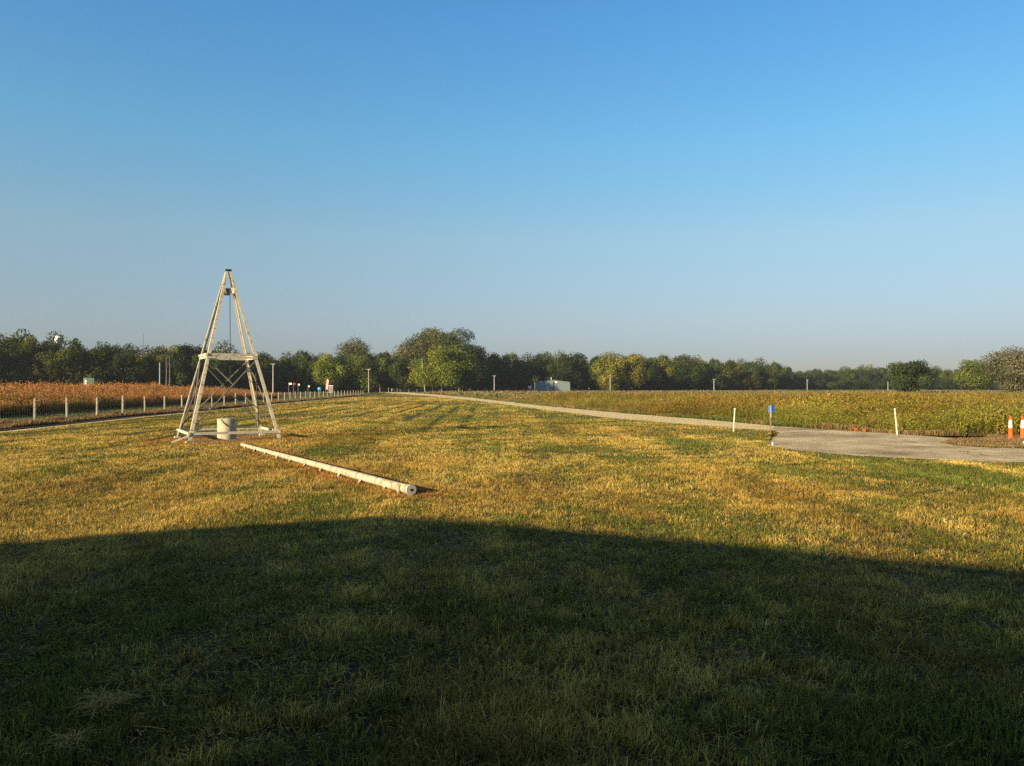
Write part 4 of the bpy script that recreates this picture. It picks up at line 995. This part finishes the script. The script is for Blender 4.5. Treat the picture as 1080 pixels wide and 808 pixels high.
# ------------------------------------------------------------------ small far things at left
D = 182; X, Y = at(96, D)
o = empty('utility_hut', (X, Y, 0), R(-12), 'low green hut with a white door behind the rusty prairie', 'hut')
MB().box((-0.95, 0, 1.95), (0.85, 1.6, 4.0)).build('end_block', M['teal'], o)
MB().box((0.5, 0, 1.85), (2.0, 1.5, 3.7)).build('wall', M['darkteal'], o)
MB().box((0.5, 0, 3.78), (2.1, 1.8, 0.14)).build('roof', M['teal'], o)
d_ = MB().box((-0.72, -0.83, 1.7), (0.42, 0.06, 3.3)).build('door', M['white'], o); MB().box((-0.6, -0.88, 1.5), (0.05, 0.05, 0.12)).build('handle', M['darkmetal'], d_)
X, Y = at(345, 225)
o = empty('feather_banner', (X, Y, 0), 0, 'tall feather banner in white with crimson edges by the left fence end', 'banner')
MB().tube([(-0.42, 0, 0), (-0.46, 0, 2.2), (-0.3, 0, 3.9), (0.05, 0, 4.25)], [0.04, 0.035, 0.03, 0.02], 6).build('pole', M['greypole'], o)
mb = MB()
def strip_(mb, xs_l, xs_r, zs, y):
    l = []; r = []
    for a, b2, z in zip(xs_l, xs_r, zs): l.append((a, z)); r.append((b2, z))
    out = l + r[::-1]; f = [mb.bm.verts.new((p[0], y, p[1])) for p in out]; b_ = [mb.bm.verts.new((p[0], y+0.02, p[1])) for p in out]
    mb.bm.faces.new(f); mb.bm.faces.new(b_[::-1])
    for k in range(len(out)): mb.bm.faces.new((f[k], b_[k], b_[(k+1) % len(out)], f[(k+1) % len(out)]))
zs = [0.9, 1.6, 2.4, 3.2, 3.8, 4.1]
strip_(mb, [-0.42, -0.44, -0.44, -0.38, -0.28, -0.1], [0.30, 0.38, 0.45, 0.5, 0.48, 0.3], zs, 0.0); cl_ = mb.build('cloth', M['crimson'], o)
mb = MB(); strip_(mb, [-0.20, -0.20, -0.16, -0.10, -0.02, 0.05], [0.12, 0.18, 0.26, 0.34, 0.40, 0.28], [1.15, 1.7, 2.4, 3.2, 3.8, 4.07], -0.025); mb.build('white_panel', M['white'], cl_)
X, Y = at(349.4, 232)
o = empty('portable_booth', (X, Y, 0), 0, 'grey booth with flat white roof right of the feather banner', 'booth')
MB().box((0, 0, 1.05), (1.25, 1.2, 2.2), bevel=0.03).build('wall', M['greypole'], o); MB().box((0, 0, 2.24), (1.42, 1.4, 0.16), bevel=0.03).build('roof', M['white'], o)
MB().box((0, -0.62, 1.0), (0.7, 0.04, 1.9)).build('door', M['steelwall'], o)
X, Y = at(337.2, 205)
o = empty('plastic_tub', (X, Y, 0), 0, 'light blue plastic tub on legs left of the feather banner', 'tub')
MB().lathe([(0.0, 1.02), (0.42, 1.02), (0.50, 1.2), (0.52, 1.62), (0.46, 1.68), (0.0, 1.70)], n=20).build('tub', M['cyan'], o, smooth=True)
MB().lathe([(0.0, 1.66), (0.3, 1.72), (0.0, 1.76)], n=20).build('lid', M['cyan'], o, smooth=True)
for sx, sy in ((-.3, -.3), (.3, -.3), (-.3, .3), (.3, .3)): MB().tube([(sx, sy, 0), (sx, sy, 1.05)], 0.04, 6).build('leg', M['greypole'], o)
def flag(x, ytop, D, c, label, wd=0.5):
    X, Y = at(x, D); H = (HOR-ytop)/F*D+1.6
    o = empty('small_flag', (X, Y, 0), 0, label, 'flag')
    MB().tube([(-wd/2, 0, 0), (-wd/2, 0, H+0.05)], 0.03, 6).build('pole', M['greypole'], o)
    mb = MB(); strip_(mb, [-wd/2, -wd/2], [wd/2, wd/2*0.9], [H-0.34, H], 0); mb.build('cloth', c, o)
flag(306.2, 403.9, 150, M['white'], 'white flag showing above the prairie, widest and leftmost of four', 0.62)
flag(310.6, 404.0, 152, M['crimson'], 'small red flag above the end of the rusty prairie', 0.42)
flag(315.2, 404.8, 152, M['white'], 'small white flag right next to the red flag', 0.36)
flag(325.8, 406.6, 152, M['white'], 'lone small white flag left of the light blue tub', 0.32)

# ------------------------------------------------------------------ dry weeds in the foreground
def dryweed(x, y, r, n, label, seed):
    g_ = random.Random(seed); X, Y = gp(x, y)
    mb = MB()
    for k in range(n):
        a = g_.uniform(0, 6.28); L = g_.uniform(0.4, 1.0)*r; z0 = g_.uniform(0.0, 0.05); p = Vector((g_.uniform(-.3, .3)*r, g_.uniform(-.3, .3)*r, z0))
        pts = [p]
        for j in range(4):
            a += g_.uniform(-0.8, 0.8); p = p + Vector((math.cos(a)*L/4, math.sin(a)*L/4, g_.uniform(-0.2, 0.45)*L/4*(1.3 if j < 2 else -0.2))); p.z = max(p.z, 0.01); pts.append(p)
        mb.tube(pts, [0.0022, 0.002, 0.0017, 0.0013, 0.0009], 4, cap=False)
    o = mb.build('dry_weed', M['straw'], None); o.location = (X, Y, float(lawn_z(np.array([X]), np.array([Y]))[0])+0.025)
    tag(o, label, 'dry weed', 'tangles of dry weed')
dryweed(106, 757, 0.17, 80, 'tangle of dry straw stalks in shaded grass, upper of two at lower left', 1)
dryweed(76, 797, 0.13, 50, 'tangle of dry straw stalks in shaded grass, lower of two at lower left', 2)
X, Y = gp(160, 777)
o = MB().tube([(-0.09, 0.02, 0.045), (0, 0, 0.05), (0.075, -0.015, 0.043)], [0.0015, 0.0025, 0.003], 5).build('dry_stalk', M['straw']); o.location = (X, Y, 0.0); tag(o, 'single pale straw stalk lying right of the dry tangles', 'stalk')

# ------------------------------------------------------------------ building behind the camera (throws the long shade)
PY = -1.5
def toplane(x, y):
    px, py = gp(x, y); tt = (py-PY)/math.cos(SUN_A); return (px - (py-PY)*math.tan(SUN_A), tt*math.tan(SUN_E))
edge_px = [(0, 570), (100, 565.5), (200, 559.5), (300, 552.3), (380, 547.3), (421, 545.3), (500, 550.6), (600, 558.8), (800, 575.5), (1080, 601)]
topc = [toplane(*p) for p in edge_px]
l0 = topc[0]; r0 = topc[-1]
top = [(-22.0, l0[1]-1.6), (l0[0]-1.5, l0[1]-0.55)] + topc + [(r0[0]+4, r0[1]-0.35), (9.0, r0[1]-0.8)]
print('roofline', [(round(a, 2), round(b, 2)) for a, b in top])
hs = empty('house', (0, PY, 0), 0, 'low brown sided house behind the camera that shades the lawn', 'house')
mb = MB(); out = [(top[0][0], -0.2)] + [(a, b-0.18) for a, b in top] + [(top[-1][0], -0.2)]
fr = [mb.bm.verts.new((x, -0.3, z)) for x, z in out]; bk = [mb.bm.verts.new((x, -9, z)) for x, z in out]
mb.bm.faces.new(fr); mb.bm.faces.new(bk[::-1])
for k in range(len(out)): mb.bm.faces.new((fr[k], bk[k], bk[(k+1) % len(out)], fr[(k+1) % len(out)]))
mb.build('wall', M['siding'], hs)
mb = MB(); tt = [(a, b) for a, b in top]; bb = [(a, b-0.16) for a, b in top]; out = tt + bb[::-1]
fr = [mb.bm.verts.new((x, 0, z)) for x, z in out]; bk = [mb.bm.verts.new((x, -9.3, z)) for x, z in out]
mb.bm.faces.new(fr); mb.bm.faces.new(bk[::-1])
for k in range(len(out)): mb.bm.faces.new((fr[k], bk[k], bk[(k+1) % len(out)], fr[(k+1) % len(out)]))
mb.build('roof', M['roofing'], hs)
for xx in (-12, -8.5, 2.5, 6):
    wnd = MB().box((xx, -0.27, 1.5), (1.2, 0.08, 1.1)).build('window', M['white'], hs); MB().box((xx, -0.22, 1.5), (1.02, 0.04, 0.92)).build('pane', M['glass'], wnd)
dd = MB().box((-1.5, -0.27, 1.0), (0.95, 0.08, 2.05)).build('door', M['white'], hs); MB().box((-1.15, -0.21, 1.0), (0.05, 0.06, 0.12)).build('handle', M['darkmetal'], dd)

# ------------------------------------------------------------------ haze box (last: encloses all that stands)
hz = MB().box((0, 290, 26), (1500, 700, 54)).build('haze', hm); tag(hz, 'thin pale morning haze over the fields', kind='stuff')
